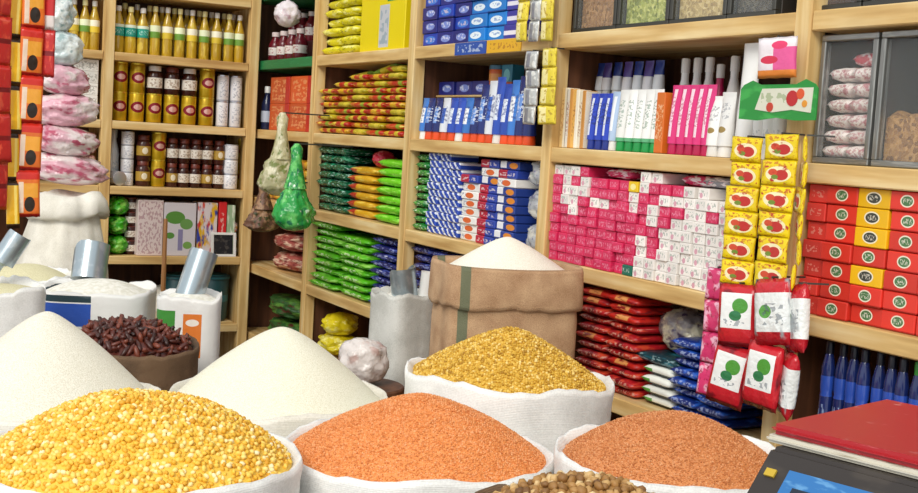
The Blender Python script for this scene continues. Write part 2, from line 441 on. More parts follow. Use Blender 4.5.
def sack(px, py, depth, r, h_heap, smat, gmat, lab_s, lab_g, gname, pw=1.8, sharp=0., grain=None, kind='ico', seed=1, sq=0., rise=.0, base=0., tilt=(0, 0), rz=0., inset=.975, **kw):
    """rim centre at a pixel and depth; the sack reaches down to base"""
    c = PD(px, py, depth); H = c.z - base
    s = thing('grain_sack', lab_s, 'sack', 'open grain sacks', [('sack', sack_mesh('sack', r, H, smat, seed, sq=sq, **kw))], (c.x, c.y, base), rz)
    s.rotation_euler = (tilt[0], tilt[1], rz)
    g = ob(gname, heap_mesh(gname, r * inset - .012, h_heap, gmat, pw, sharp, grain, kind, seed, sq), None, (c.x, c.y, c.z - .012 + rise), (tilt[0], tilt[1], rz))
    g.location = s.matrix_basis @ Vector((0, 0, H - .014 + rise))
    tag(g, lab_g, 'grain', None, 'stuff'); return s, c
YPEA = grain_mat('yellow_split_pea', [(0, '#d89a22'), (.25, '#e9b636'), (.55, '#f2c84e'), (.85, '#f7db80'), (1, '#faeabb')])
CHANA = grain_mat('yellow_gram', [(0, '#a97a1c'), (.4, '#d2a534'), (.8, '#e4bd52'), (1, '#efd68a')])
LENT = grain_mat('red_lentil', [(0, '#d0793a'), (.5, '#ea9752'), (1, '#f6b681')])
LENT2 = grain_mat('red_lentil_darker', [(0, '#b96c38'), (.5, '#d48a50'), (1, '#e8a876')])
NUT = grain_mat('brown_nut', [(0, '#6b4723'), (.4, '#a87a40'), (.8, '#cba468'), (1, '#e2c694')], .4, 160)
RICE = powder_mat('white_rice', '#d8d2bd', '#f3efe0', 420, .5)
SUGAR = powder_mat('white_sugar', '#e4dfcc', '#f6f2e4', 380, .45)
RICE2 = powder_mat('cream_rice', '#dedabf', '#f4f1df', 420, .5)
DATE = grain_mat('dried_chilli', [(0, '#2c120c'), (.5, '#54241a'), (1, '#7a3b28')], .3, 120, .4)
sack(140, 451, 2.0, .264, .108, WHITE_PP, YPEA, 'white woven sack at the front left, filled with yellow split peas', 'heap of coarse yellow split peas in the front left sack', 'split_peas', 2.0, 0, .0106, 'ico', 1, inset=1.0)
sack(419, 446, 2.26, .254, .112, WHITE_PP, LENT, 'white woven sack in the front middle, filled with orange lentils', 'smooth mound of bright orange lentils in the front middle sack', 'red_lentils', 1.7, .2, .0046, 'oct', 2, inset=1.0)
sack(673, 453, 2.12, .206, .086, WHITE_PP, LENT2, 'white woven sack of orange lentils beside the weighing scale', 'mound of dull orange lentils beside the weighing scale', 'red_lentils', 1.8, .1, .0046, 'oct', 3, inset=1.0)
sack(497, 373, 2.76, .24, .122, WHITE_PP, CHANA, 'white sack with rolled rim in front of the jute sugar sack', 'heap of golden yellow gram in the rolled white sack', 'yellow_gram', 1.5, .35, .0078, 'ico', 4, inset=.99, tilt=(0, math.radians(2)), rimw=.02)
sack(279, 393, 2.76, .25, .172, CREAM_PP, RICE2, 'cream woven sack of white rice behind the orange lentils', 'pointed mound of cream white rice behind the orange lentils', 'rice', 1.5, .25, None, seed=5, inset=1.0)
sack(45, 394, 2.72, .262, .215, CREAM_PP, RICE, 'cream woven sack of white rice at left behind the split peas', 'tall mound of white rice at the left edge behind the split peas', 'rice', 1.4, .5, None, seed=6)
sack(586, 518, 1.73, .18, .064, DJUTE, NUT, 'small jute sack of brown nuts at the bottom edge', 'heap of knobbly brown nuts at the bottom edge', 'brown_nuts', 2, 0, .017, 'ico', 7)
sack(128, 343, 3.45, .2, .07, DJUTE, DATE, 'dark jute sack of dried chillies behind the left rice mound', 'heap of dark red dried chillies in the jute sack', 'dried_chillies', 2.2, 0, .024, 'long', 8)
# square sugar sack on a low crate
cr = PD(507, 262, 3.4)
CRZ = math.radians(-12)
def crate(loc, w, d, h, lab):
    o = ob('wooden_crate', None, None, loc, (0, 0, CRZ)); tag(o, lab, 'crate')
    for k in range(3):
        z0 = .01 + k * h / 3
        for s in (-1, 1):
            bm = bmesh.new(); add_box(bm, -w / 2, w / 2, -.009, .009, 0, h / 3 - .015); ob('slat', bm_mesh('slat', bm, WOOD[0]), o, (0, s * (d / 2 - .01), z0))
            bm = bmesh.new(); add_box(bm, -.009, .009, -d / 2 + .02, d / 2 - .02, 0, h / 3 - .015); ob('slat', bm_mesh('slat', bm, WOOD[1]), o, (s * (w / 2 - .01), 0, z0))
    for k in range(5):
        bm = bmesh.new(); add_box(bm, -w / 10 + .004, w / 10 - .004, -d / 2, d / 2, 0, .016); ob('slat', bm_mesh('slat', bm, WOOD[1]), o, (-w / 2 + (k + .5) * w / 5, 0, h))
    return o
crate((cr.x, cr.y, 0), .36, .32, .34, 'low slatted wooden crate under the jute sugar sack')
def jute_sack():
    w, d, H = .385, .27, cr.z - .357
    r = w / 2; V = []; Fc = []; n = 80
    prof = [(.9, 0), (.97, .02), (1.0, .12), (1.02, .5), (1.0, .8), (.985, .835), (1.0, .842), (1.05, .845), (1.065, .86), (1.055, .93), (1.045, .985), (1.03, 1.0), (1.0, .985), (.985, .9), (.5, .89), (.02, .89)]
    for k, (rr, t) in enumerate(prof):
        for i in range(n):
            a = 2 * math.pi * i / n; ca, sa = math.cos(a), math.sin(a); e = 1 / (abs(ca) ** 5 + abs(sa) ** 5) ** .2
            nz = mnoise.noise(Vector((ca * 2.2, sa * 2.2, t * 1.5))) + .5 * mnoise.noise(Vector((ca * 6, sa * 6, t * 3)))
            f = 1 + .025 * nz * (k < 12); sg = -.006 * (1 - (ca * e) ** 2) if t > .9 and sa < 0 else 0
            fold = .018 * mnoise.noise(Vector((ca * 3, sa * 3, 7))) if .84 < t < .88 else 0
            V.append((r * rr * e * ca * f, d / 2 * rr * e * sa * f, t * H + sg + fold))
    m = len(prof)
    for k in range(m - 1):
        for i in range(n): Fc.append([k * n + i, k * n + (i + 1) % n, (k + 1) * n + (i + 1) % n, (k + 1) * n + i])
    Fc.append(list(range(n))[::-1]); Fc.append([(m - 1) * n + i for i in range(n)])
    k = NT('brown_jute_green_band'); tc = k.n('ShaderNodeTexCoord'); sp = k.n('ShaderNodeSeparateXYZ'); k.L(tc.outputs['Object'], sp.inputs[0])
    ba = k.math('COMPARE', sp.outputs[0], -.158, .013); nz = k.noise(tc.outputs['Object'], 14, 4); fz = k.noise(tc.outputs['Object'], 420, 1)
    c = k.ramp(k.math('ADD', k.math('MULTIPLY', nz, .6), k.math('MULTIPLY', fz, .4)), [(.32, '#9c7553'), (.65, '#cba883')])
    c = k.mix(k.math('MULTIPLY', ba, .8), c, hexc('#4e6650')); k.put(k.p, 'Base Color', c); k.p.inputs['Roughness'].default_value = .85
    k.bump(k.math('ADD', fz, nz), .35, .006)
    s = thing('jute_sack', 'square brown jute sack with green stripe and folded cuff, holding sugar', 'sack', None, [('sack', mk('sack', V, Fc, k.m, 180))], (cr.x, cr.y, .357), CRZ)
    g = ob('sugar', heap_mesh('sugar', .186, .1, SUGAR, 1.4, .55, None, seed=12, sq=.45), None, (cr.x, cr.y, cr.z - .022), (0, 0, CRZ)); g.scale = (.97, .68, 1)
    tag(g, 'pointed heap of white sugar in the brown jute sack', 'sugar', None, 'stuff')
jute_sack()
# ------------------------------------------------------------------ right shelving, near bays
# red and yellow tea cartons
TEA_R = pm('red_tea_print', '#e0382a', [('r', 0, 1, 0, .1, '#b51d12'), ('e', .5, .52, .2, .32, '#f0e9d2'), ('e', .5, .52, .165, .25, '#4c7a4a'), ('t', .38, .62, .38, .66, '#f4f1e0', 26, 7)], .4)
TEA_Y = pm('yellow_tea_print', '#eeb90f', [('e', .5, .52, .24, .33, '#f3ecd0'), ('e', .5, .52, .2, .26, '#3a3f38'), ('t', .36, .64, .38, .66, '#f6f1df', 26, 7)], .4)
def tea(c, r, w, h):
    y = (c == 1 and r in (3, 5, 6)) or (c == 1 and r == 2)
    y = c == 1 and r in (2, 4, 5, 6)
    m = TEA_Y if y else TEA_R
    return ('tea_carton', f"{'yellow' if y else 'red'} tea carton with oval badge, {colrow(c, r)}, right end", 'carton', 'stacked tea cartons', [('carton', boxm(w, .1, h * .97, m))])
gridR(820, 956, S[2], 4, 7, .0425, tea, X=2.02, d=.1, zref=S[2] + .1, gap=.97)
def tea0(c, r, w, h): return ('tea_carton', f'narrow red carton between post and tea cartons, {ORD[r]} layer up', 'carton', 'stacked tea cartons', [('carton', boxm(w, .1, h * .97, pm('plain_red_carton', '#d8362a', [('t', .2, .8, .3, .7, '#e9a090', 6, 6)])))])
gridR(800, 819.5, S[2], 1, 7, .0425, tea0, X=2.025, d=.1, zref=S[2] + .1, gap=.95)
# dark blue bottles below the tea
BLUEB = pm('blue_bottle_plastic', '#17265e', [('r', 0, 1, .62, .8, '#2b4fae'), ('t', .1, .9, .3, .55, '#9fb2d8', 5, 7)], .15, coat=.6)  # lighter shoulder band and pale label patches paint highlights into the blue
NAVY = pm('navy_cap', '#0b1024', [], .3); GCAP = pm('green_cap', '#2b8a2b', [], .3)
def bottle_parts(r, h, mb, mc, neck=.4, lab=None):
    P = [('bottle_body', lathe(((r * .92, 0), (r, h * .03), (r, h * .55), (r * .86, h * .64), (r * neck, h * .78), (r * neck, h * .86)), mb)), ('cap', lathe(((r * (neck + .08), h * .85), (r * (neck + .08), h * .985), (r * neck, h)), mc))]
    if lab: P.append(('label', lathe(((r * 1.015, h * .12), (r * 1.02, h * .13), (r * 1.02, h * .44), (r * 1.015, h * .45)), lab, caps=False)))
    return P
def bblue(c, r, w, h):
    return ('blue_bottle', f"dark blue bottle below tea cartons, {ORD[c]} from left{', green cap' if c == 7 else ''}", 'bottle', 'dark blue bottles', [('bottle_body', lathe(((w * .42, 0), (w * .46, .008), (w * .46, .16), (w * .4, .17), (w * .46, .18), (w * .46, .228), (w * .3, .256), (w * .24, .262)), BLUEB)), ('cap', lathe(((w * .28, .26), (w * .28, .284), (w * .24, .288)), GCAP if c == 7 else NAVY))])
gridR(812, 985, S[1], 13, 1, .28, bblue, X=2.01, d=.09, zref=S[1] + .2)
# pink and white soap cartons
PINK = pm('pink_soap_print', '#d42a5a', [('n', 2.3, .6, '#e0517a'), ('t', .1, .9, .25, .75, '#eb9ab2', 8, 3)], .4)
WHT = pm('white_soap_print', '#f1ece6', [('t', .1, .9, .3, .8, '#8fa195', 8, 3), ('e', .3, .35, .14, .25, '#d9a2b2')], .4)
SY = pm('yellow_soap_print', '#e9c41c', [('e', .5, .5, .3, .3, '#f7ea9c')], .4); ST = pm('teal_soap_print', '#1f6b58', [('t', .1, .9, .3, .7, '#d7e6df', 8, 3)], .4)
WHITE_AT = {(0, 9), (1, 9), (2, 9), (1, 8), (1, 7), (2, 7), (2, 6), (1, 6), (2, 5), (3, 8), (3, 7), (4, 9), (5, 9), (4, 6), (5, 6), (6, 9), (8, 7), (8, 6), (9, 9), (10, 9), (9, 8), (9, 3), (9, 2), (9, 1), (9, 0), (10, 6), (10, 5), (10, 1), (10, 0), (11, 7), (13, 7), (13, 8), (12, 9)}
def soap(c, r, w, h):
    wht = (c, r) in WHITE_AT or (c >= 11 and r < 5) or (c in (12, 13, 14, 15, 16) and r < 9) and (c, r) not in ((15, 6), (13, 7), (12, 6), (15, 8), (16, 8), (12, 8))
    m, nm = (WHT, 'white') if wht else (PINK, 'pink')
    if (c, r) == (8, 8): m, nm = SY, 'yellow'
    if (c, r) == (8, 0): m, nm = ST, 'teal'
    return ('soap_carton', f'{nm} soap carton in middle right shelf, {colrow(c, r)}', 'carton', 'soap cartons on the middle shelf', [('carton', boxm(w, .09, h * .985, m, .0015))])
gridR(549, 731, S[2], 17, lambda c: 10 if c < 4 or c in (9, 10) else (9 if c < 15 else 8), .0292, soap, X=2.015, d=.09, zref=S[2] + .12, gap=.9, jit=.003)
for k, (px, m, t) in enumerate([(612, 'pink_film', 'pink'), (690, 'pink_film', 'pink'), (712, 'grey_film', 'greyish')]):
    mt = pm(m, '#d23b6b' if 'pink' in m else '#9c9aa2', [('n', 4, .56, '#f0e6ea')], .25, crinkle=.4)
    thing('soap_multipack', f'{t} film wrapped soap multipack lying on soap cartons, {ORD[k]} from left', 'pack', 'soap multipacks', [('p', pouch(.13, .09, .03, mt, k))], inR(yR(px, 1.4), S[2] + (.264 if k == 0 else (.264 if k == 1 else .264)), 2.09), RZ)
# toothpaste shelf
def stand(px, z, X, name, label, cat, group, parts, rz=0): thing(name, label, cat, group, parts, inR(yR(px, z + .1, X), z, X), RZ + rz)
CARTS = [('#e9c684', '#f4ead2'), ('#f2ede2', '#d99c4b'), ('#e7b45c', '#f6efdd'), ('#f3e8cf', '#c98d45')]
for k, (a, b) in enumerate(CARTS):
    stand(568.5 + k * 6.3, S[3], 2.05, 'toothpaste_carton', f'cream and orange upright toothpaste carton, {ORD[k]} from the left post', 'carton', 'upright toothpaste cartons', [('c', boxm(.034, .045, .182 - .003 * k, pm('toothpaste_carton_%d' % k, a, [('r', .55, 1, 0, 1, b), ('t', .15, .5, .2, .8, '#9c4a2a', 5, 22)]))) ])
def tube_parts(r, h, mb, mc, ch=.028): return [('cap', lathe(((r * .86, 0), (r * .9, .003), (r * .8, ch)), mc)), ('tube_body', tubem(r, h - ch, mb), (0, 0, ch))]
BT = pm('blue_tube_print', '#2743b8', [('r', .3, .6, .1, .9, '#dfe6f5'), ('t', .05, .95, .3, .8, '#18245e', 4, 20)], .25)
WT = pm('white_tube_print', '#f1f1ee', [('t', .2, .8, .25, .8, '#6f8f79', 5, 24), ('r', 0, 1, .0, .07, '#5fae7c')], .25)
LB = pm('pale_blue_tube_print', '#b9d0ee', [('r', .3, .7, .2, .9, '#f2f5fa')], .25)
PT = pm('pink_tube_print_highlight', '#e0357e', [('r', .28, .6, .12, .93, '#f7dbe6'), ('t', .3, .6, .3, .8, '#c42667', 5, 22)], .25)  # pale upright stripe is a highlight painted into the pink, small print over it
GC = pm('leaf_green_cap', '#1f9a4c', [], .3); RC = pm('magenta_cap', '#b5164e', [], .3); WC = pm('white_cap', '#eceae6', [], .3); BC = pm('blue_cap', '#20348c', [], .3)
for k in range(3): stand(594 + k * 7.4, S[3], 2.05, 'toothpaste_tube', f'blue toothpaste tube standing on its cap, {ORD[k]} from left', 'tube', 'toothpaste tubes', tube_parts(.0165, .165, BT, BC))
stand(615.5, S[3], 2.05, 'toothpaste_tube', 'pale blue toothpaste tube beside the white green-capped tubes', 'tube', 'toothpaste tubes', tube_parts(.0165, .17, LB, WC))
for k in range(5): stand(623.5 + k * 8.6, S[3], 2.05, 'toothpaste_tube', f'white toothpaste tube on green cap, {ORD[k]} from left', 'tube', 'toothpaste tubes', tube_parts(.0185, .175, WT, GC))
stand(665.5, S[3], 2.05, 'toothpaste_carton', 'narrow orange toothpaste carton between white and pink tubes', 'carton', 'upright toothpaste cartons', [('c', boxm(.036, .04, .165, pm('orange_carton', '#e07424', [('t', .1, .9, .2, .8, '#f1c79c', 4, 18)])))])
for k in range(5): stand(676 + k * 8.4, S[3], 2.05, 'toothpaste_tube', f'pink toothpaste tube with painted white highlight on magenta cap, {ORD[k]} from left', 'tube', 'toothpaste tubes', tube_parts(.0185, .185, PT, RC))
for k in range(2): stand(717 + k * 11, S[3], 2.05, 'lotion_tube', f"broad white lotion tube right of the pink tubes, {'left' if k == 0 else 'right'} one", 'tube', 'lotion tubes', tube_parts(.023, .155 + .01 * k, pm('white_lotion_print', '#f0efec', [('e', .5, .3, .25, .06, '#9c8348'), ('t', .2, .8, .5, .8, '#8b8f96', 5, 20)], .3), WC))
# rear tier: dark cartons carrying a second row of tubes
DK = pm('black_carton', '#17191d', [('t', .1, .9, .55, .85, '#6d7c86', 9, 5)], .4)
for k in range(4): stand(601 + k * 20, S[3], 2.16, 'dark_carton', f'black carton behind the toothpaste tubes, {ORD[k]} from left', 'carton', 'black cartons behind tubes', [('c', boxm(.088, .06, .165, DK))])
PUR = pm('violet_tube_print', '#54458f', [('r', 0, 1, .0, .45, '#f0eef2')], .25); BLT = pm('navy_tube_print', '#223a86', [('r', 0, 1, 0, .5, '#eef1f5')], .25)
for k in range(7): stand(598 + k * 10.4, S[3] + .165, 2.155, 'cream_tube', f"{['navy', 'violet'][k % 2]} and white tube on the black cartons, {ORD[k]} from left", 'tube', 'tubes on the black cartons', tube_parts(.018, .102, [BLT, PUR][k % 2], WC, .018))
WBOT = pm('white_bottle_plastic', '#eeeeec', [('t', .2, .8, .2, .5, '#a8b2b8', 5, 14)], .3)
for k, px in enumerate((682, 694, 706, 731)): stand(px, S[3], 2.17, 'lotion_bottle', f'tall white lotion bottle behind the pink tubes, {ORD[k]} from left', 'bottle', 'white lotion bottles', bottle_parts(.022, .27, WBOT, WC, .5))
stand(717, S[3], 2.17, 'lotion_bottle', 'tall magenta bottle among the white lotion bottles', 'bottle', 'white lotion bottles', bottle_parts(.02, .25, pm('magenta_bottle', '#c41f5e', [], .3), WC, .5))
stand(747, S[3], 2.05, 'lotion_tube', 'tallest white tube left of the pink sachet cards', 'tube', 'lotion tubes', tube_parts(.026, .285, pm('tall_white_tube', '#f2f2f0', [('t', .2, .8, .3, .6, '#c3c6ca', 5, 20)], .3), WC, .03))
for k in range(3): stand(762 + k * 10, S[3], 2.05, 'shampoo_bottle', f'white bottle below the green hanging banner, {ORD[k]} from left', 'bottle', 'bottles below the banner', bottle_parts(.02, .17, WBOT, [GCAP, WC, pm('orange_cap', '#d8632a', [], .35)][k], .5))
# lower shelf: red packs, grey bundle, blue packs, striped packs
REDP = pm('red_snack_print', '#a81a22', [('n', 3.2, .56, '#d2492f'), ('r', .42, .58, 0, 1, '#7c1018'), ('t', .05, .95, .35, .7, '#e0b8a0', 14, 3)], .3, crinkle=.25)
REDO = pm('red_orange_snack_print', '#c4281f', [('r', .3, .7, .4, .9, '#e39a56'), ('n', 4, .58, '#8c1820')], .3, crinkle=.25)
BLUP = pm('blue_snack_print', '#15307f', [('n', 2.6, .58, '#2f63c8'), ('t', .1, .9, .3, .8, '#a9b9dd', 10, 3)], .28, crinkle=.25)
def redp(c, r, w, h): return ('snack_pack', f'red snack pack on lower shelf beside sugar sack, {colrow(c, r)}', 'pack', 'red snack packs', [('p', pouch(w * .98, .15, h, REDO if r > 8 or (r * 3 + c) % 5 == 0 else REDP, (r * 2 + c) % 4))])
gridR(577, 638, S[1], 2, 11, .026, redp, X=2.02, d=.15, zref=S[1] + .2, gap=.98, jit=.006)
def blup(c, r, w, h): return ('snack_pack', f'dark blue snack pack, {colrow(c, r)}', 'pack', 'blue snack packs', [('p', pouch(w * .98, .15, h, BLUP, (r + 2 * c) % 4))])
gridR(668, 726, S[1], 2, lambda c: 8 + c, .026, blup, X=2.03, d=.15, zref=S[1] + .15, gap=.98, jit=.006)
STR = pm('white_green_print', '#eceee6', [('r', 0, 1, 0, .3, '#1d2a20'), ('r', .0, .3, .3, .6, '#57a043')], .35)
def strp(c, r, w, h): return ('noodle_pack', f'white pack with green corner beside the blue packs, {ORD[r]} layer up', 'pack', 'white striped packs', [('p', pouch(w, .12, h, STR, r % 3))])
gridR(637, 667, S[1], 1, 4, .028, strp, X=2.04, d=.12, zref=S[1] + .1, gap=.97)
TEALP = pm('teal_snack_print', '#12404a', [('n', 3, .58, '#2a7a8c'), ('t', .1, .9, .3, .8, '#9fc0c4', 10, 3)], .28, crinkle=.3)
thing('snack_pack', 'dark teal pack lying on the white striped packs', 'pack', None, [('p', pouch(.2, .12, .03, TEALP, 2))], inR(yR(651, 1.0), S[1] + .112, 2.1), RZ)
GREYF = pm('grey_cellophane', '#8d8788', [('n', 2.6, .55, '#c9c2a6'), ('n', 5, .6, '#3f3a58')], .15, crinkle=.5)
thing('wrapped_bundle', 'crumpled grey cellophane bundle between red and blue packs', 'bundle', None, [('p', bag_pillow(.165, .13, .125, GREYF, 3))], inR(yR(654, 1.0), S[1] + .143, 2.14), RZ)
# ------------------------------------------------------------------ glass-fronted bins
ALU = pm('aluminium_frame', '#8e8f8c', [('n', 3, .6, '#a9a9a4')], .35, .6); DFR = pm('dark_metal_frame', '#4a4a46', [], .4, .5)
def glass_mat():
    k = NT('bin_glass'); k.p.inputs['Base Color'].default_value = (.9, .95, .95, 1); k.p.inputs['Roughness'].default_value = .03
    k.p.inputs['Alpha'].default_value = .05; k.p.inputs['Specular IOR Level'].default_value = .6; return k.m
GLASS = glass_mat(); BINS = pm('bin_sheet', '#37322d', [], .5, .3)
def glass_bin(px0, px1, z, h, lab, frame, X=2.03, d=.26):
    ya, yb = yR(px0, z + .1, X), yR(px1, z + .1, X); w = abs(ya - yb); o = ob('glass_bin', None, None, inR((ya + yb) / 2, z, X + d / 2), (0, 0, RZ)); tag(o, lab, 'bin', 'glass fronted bins')
    t = .014
    def P(n, m, *b):
        bm = bmesh.new(); add_box(bm, *b); bmesh.ops.bevel(bm, geom=bm.edges[:], offset=.002, segments=1, affect='EDGES'); return ob(n, bm_mesh(n, bm, m), o)
    P('frame_rail', frame, -w / 2, w / 2, -d / 2, -d / 2 + .02, h - t, h); P('frame_rail', frame, -w / 2, w / 2, -d / 2, -d / 2 + .02, 0, t)
    P('frame_stile', frame, -w / 2, -w / 2 + t, -d / 2, -d / 2 + .02, t, h - t); P('frame_stile', frame, w / 2 - t, w / 2, -d / 2, -d / 2 + .02, t, h - t)
    P('glass_pane', GLASS, -w / 2 + t, w / 2 - t, -d / 2 + .008, -d / 2 + .012, t, h - t)
    P('bin_back', BINS, -w / 2, w / 2, d / 2 - .006, d / 2, 0, h); P('bin_floor', BINS, -w / 2 + .006, w / 2 - .006, -d / 2 + .021, d / 2 - .007, 0, .008)
    for s in (-1, 1): P('bin_side', BINS, s * (w / 2 - .003) - .003, s * (w / 2 - .003) + .003, -d / 2 + .021, d / 2 - .007, 0, h)
    return o, w
def seed_fill(o, w, d, h0, h1, mat, name, lab):
    V = []; Fc = []; n = 14
    x0, y0 = w / 2 - .01, d / 2 - .012
    for j in range(n + 1):
        for i in range(n + 1):
            u, v = i / n * 2 - 1, j / n * 2 - 1; yy = v * (d - .042) / 2 + .006
            V.append((u * x0, yy, h1 + .02 * mnoise.noise(Vector((u * 2, v * 2, w * 9))) + .02 * v))
    for j in range(n):
        for i in range(n): Fc.append([j * (n + 1) + i, j * (n + 1) + i + 1, (j + 1) * (n + 1) + i + 1, (j + 1) * (n + 1) + i])
    ring = [i for i in range(n + 1)] + [j * (n + 1) + n for j in range(1, n + 1)] + [n * (n + 1) + i for i in range(n - 1, -1, -1)] + [j * (n + 1) for j in range(n - 1, 0, -1)]
    m = len(V)
    for q in ring: V.append((V[q][0], V[q][1], h0))
    for a in range(len(ring)):
        b = (a + 1) % len(ring); Fc.append([ring[a], m + a, m + b, ring[b]])
    Fc.append([m + a for a in range(len(ring))])
    g = ob(name, mk(name, V, Fc, mat), None, o.location, (0, 0, RZ)); tag(g, lab, 'seeds', None, 'stuff')
def seedmat(n, a, b, c):
    k = NT(n); gm = k.n('ShaderNodeNewGeometry'); v = k.n('ShaderNodeTexVoronoi'); k.L(gm.outputs['Position'], v.inputs['Vector']); v.inputs['Scale'].default_value = 110
    sp = k.n('ShaderNodeSeparateColor'); k.L(v.outputs['Color'], sp.inputs[0]); k.put(k.p, 'Base Color', k.ramp(sp.outputs[0], [(0, a), (.5, b), (1, c)])); k.p.inputs['Roughness'].default_value = .6
    k.bump(v.outputs['Distance'], -.6, .006); return k.m
H1 = .29
o, w = glass_bin(815, 871, S[3], H1, 'grey framed glass bin holding white paper packets', ALU)
PAP = pm('pale_packet_paper', '#e6dcd6', [('n', 3, .6, '#c98f94'), ('t', .1, .9, .2, .8, '#b36a70', 8, 5)], .5)
for k in range(12):
    r, c = divmod(k, 2)
    thing('paper_packet', f"pale paper packet in glass bin, {'left' if c == 0 else 'right'} stack, {ORD[r]} layer up", 'packet', 'paper packets in the glass bin', [('p', pouch(w * .41, .18, .036, PAP, k % 4))], o.location + Vector((-.022 + rnd.uniform(-.003, .003), .004 + (.5 - c) * w * .42, .01 + r * .035)), RZ)
thing('paper_packet', 'red and white packet topping the pile in the glass bin', 'packet', 'paper packets in the glass bin', [('p', pouch(w * .4, .12, .034, pm('red_packet_paper', '#c24a58', [('n', 3, .55, '#ecdcdc')], .4), 2))], o.location + Vector((-.03, -.01, .01 + 6 * .035)), RZ)
o, w = glass_bin(874, 935, S[3], H1, 'grey framed glass bin half full of brown seeds', ALU)
seed_fill(o, w, .26, .009, .13, seedmat('brown_seed', '#6d4a2a', '#9b7242', '#b88f58'), 'brown_seeds', 'brown seeds filling the right glass bin')
TOPB = [(574, 617, 'brown flour', ('#7a5632', '#9c7245', '#b88e5c')), (618, 670, 'green gram', ('#6e7a2c', '#a3ab4c', '#cfcf7c')), (671, 728, 'beige seeds', ('#9a8050', '#c3aa6e', '#d8c590')), (729, 778, 'dark seeds', ('#2f2a25', '#4a443c', '#66604f'))]
for a, b, t, cc in TOPB:
    o, w = glass_bin(a, b, S[4], .27, f'dark framed glass bin of {t} on top shelf', DFR)
    seed_fill(o, w, .26, .009, .17, seedmat(t.replace(' ', '_'), *cc), t.replace(' ', '_'), f'{t} behind the glass of a top shelf bin')
for k, (a, b) in enumerate([(818, 864), (866, 925)]):
    o, w = glass_bin(a, b, S[4], .27, f"dark framed empty glass bin at the top right corner, {['left', 'right'][k]} one", DFR)

# ------------------------------------------------------------------ right shelving, bay with detergents
ROY = pm('royal_detergent_print', '#1b3fae', [('e', .5, .5, .36, .3, '#3f7fdc'), ('t', .2, .8, .35, .65, '#f2d9d6', 7, 4), ('r', 0, 1, 0, .12, '#12246e')], .35)
DKB = pm('navy_detergent_print', '#22297c', [('e', .55, .5, .3, .28, '#7b8fd8'), ('t', .25, .85, .35, .7, '#eef0f8', 7, 4)], .35)
CYN = pm('cyan_detergent_print', '#1f7fd2', [('e', .45, .5, .34, .26, '#e8f3fa'), ('t', .25, .7, .4, .62, '#2b6cc4', 7, 4), ('r', 0, 1, 0, .1, '#1450a0')], .35)
PRP = pm('violet_detergent_print', '#3d3a9a', [('r', 0, 1, .3, .6, '#e8e4f0')], .35)
def det(c, r, w, h):
    m, nm = ((ROY, 'royal blue') if (c + r) % 3 == 0 else (DKB, 'navy')) if c < 3 else ((CYN, 'cyan blue') if c < 5 else (PRP, 'violet'))
    return ('detergent_carton', f'{nm} detergent carton on top right-wall shelf, {colrow(c, r)}', 'carton', 'detergent cartons on the top shelf', [('c', boxm(w, .13, h * .97, m))])
gridR(412, 522, S[4], 6, 6, .0485, det, X=2.03, d=.13, zref=S[4] + .1, gap=.97)
# shelf-edge strips
def edge_strip(px0, px1, b, mat, lab):
    ya, yb = yR(px0, ZB[b], 2.0), yR(px1, ZB[b], 2.0)
    thing('shelf_edge_strip', lab, 'label strip', None, [('s', boxm(abs(ya - yb), .003, TH * .92, mat, .0))], inR((ya + yb) / 2, ZB[b] - TH * .46, 2.0005), RZ)
edge_strip(455, 486, 4, pm('blue_edge_print', '#2450a8', [('t', .1, .9, .2, .8, '#c8d6ea', 12, 3)]), 'blue printed strip on the shelf edge under detergent cartons')
edge_strip(487, 521, 4, pm('yellow_edge_print', '#e3ae28', [('t', .1, .9, .25, .75, '#a5581c', 14, 3)]), 'yellow printed strip on the shelf edge right of the blue strip')
# tubes and bottles with orange caps
ORC = pm('orange_red_cap', '#e2501e', [], .35)
TB = [pm('blue_white_tube_%d' % k, a, [('r', .2, .75, .25, .7, b), ('t', .1, .9, .3, .75, c, 4, 16)], .25) for k, (a, b, c) in enumerate([('#2a4fb4', '#dfe6f2', '#2a3f96'), ('#dfe3ea', '#3b66c0', '#1f2f74'), ('#1f2d6e', '#6b93d8', '#e7ecf4'), ('#3a78c8', '#f0f2f4', '#24408c')])]
for k in range(16):
    px = 416.5 + k * 7.6; tall = px > 483
    h = (.2 + .012 * (k % 3)) if tall else .155
    stand(px, S[3], 2.05, 'toothpaste_tube', f'blue and white tube on orange cap under detergent shelf, {ORD[k]} from left', 'tube', 'orange capped tubes', tube_parts(.0245, h, TB[(k * 7 + k // 3) % 4], ORC if k % 5 != 1 else WC, .03))
def bcart(c, r, w, h): return ('detergent_carton', f'dark blue carton lying on a plank above the orange capped tubes, {ORD[c]} from left', 'carton', 'cartons above the tubes', [('c', boxm(w, .1, .05, DKB))])
pl0, pl1 = yR(416, S[3] + .15), yR(466, S[3] + .15)
thing('plank', 'thin plank carrying blue cartons above orange capped tubes', 'plank', None, [('board', boxm(abs(pl0 - pl1), .2, .008, WOOD[1])), ('support', boxm(.02, .19, .159, WOOD[2]), (abs(pl0 - pl1) / 2 - .012, 0, -.1595)), ('support', boxm(.02, .19, .159, WOOD[2]), (-abs(pl0 - pl1) / 2 + .012, 0, -.1595))], inR((pl0 + pl1) / 2, S[3] + .161, 2.2), RZ)
gridR(417, 466, S[3] + .17, 3, 1, .05, bcart, X=2.11, d=.1, zref=S[3] + .2)
thing('long_carton', 'flat yellow and orange carton on top of the dark blue cartons', 'carton', None, [('c', boxm(.3, .1, .036, pm('yellow_orange_print', '#e8b61e', [('r', .45, 1, 0, 1, '#df7a2a'), ('t', .05, .95, .25, .75, '#b8431c', 16, 3)])))], inR(yR(440, S[3] + .23, 2.16), S[3] + .221, 2.165), RZ)
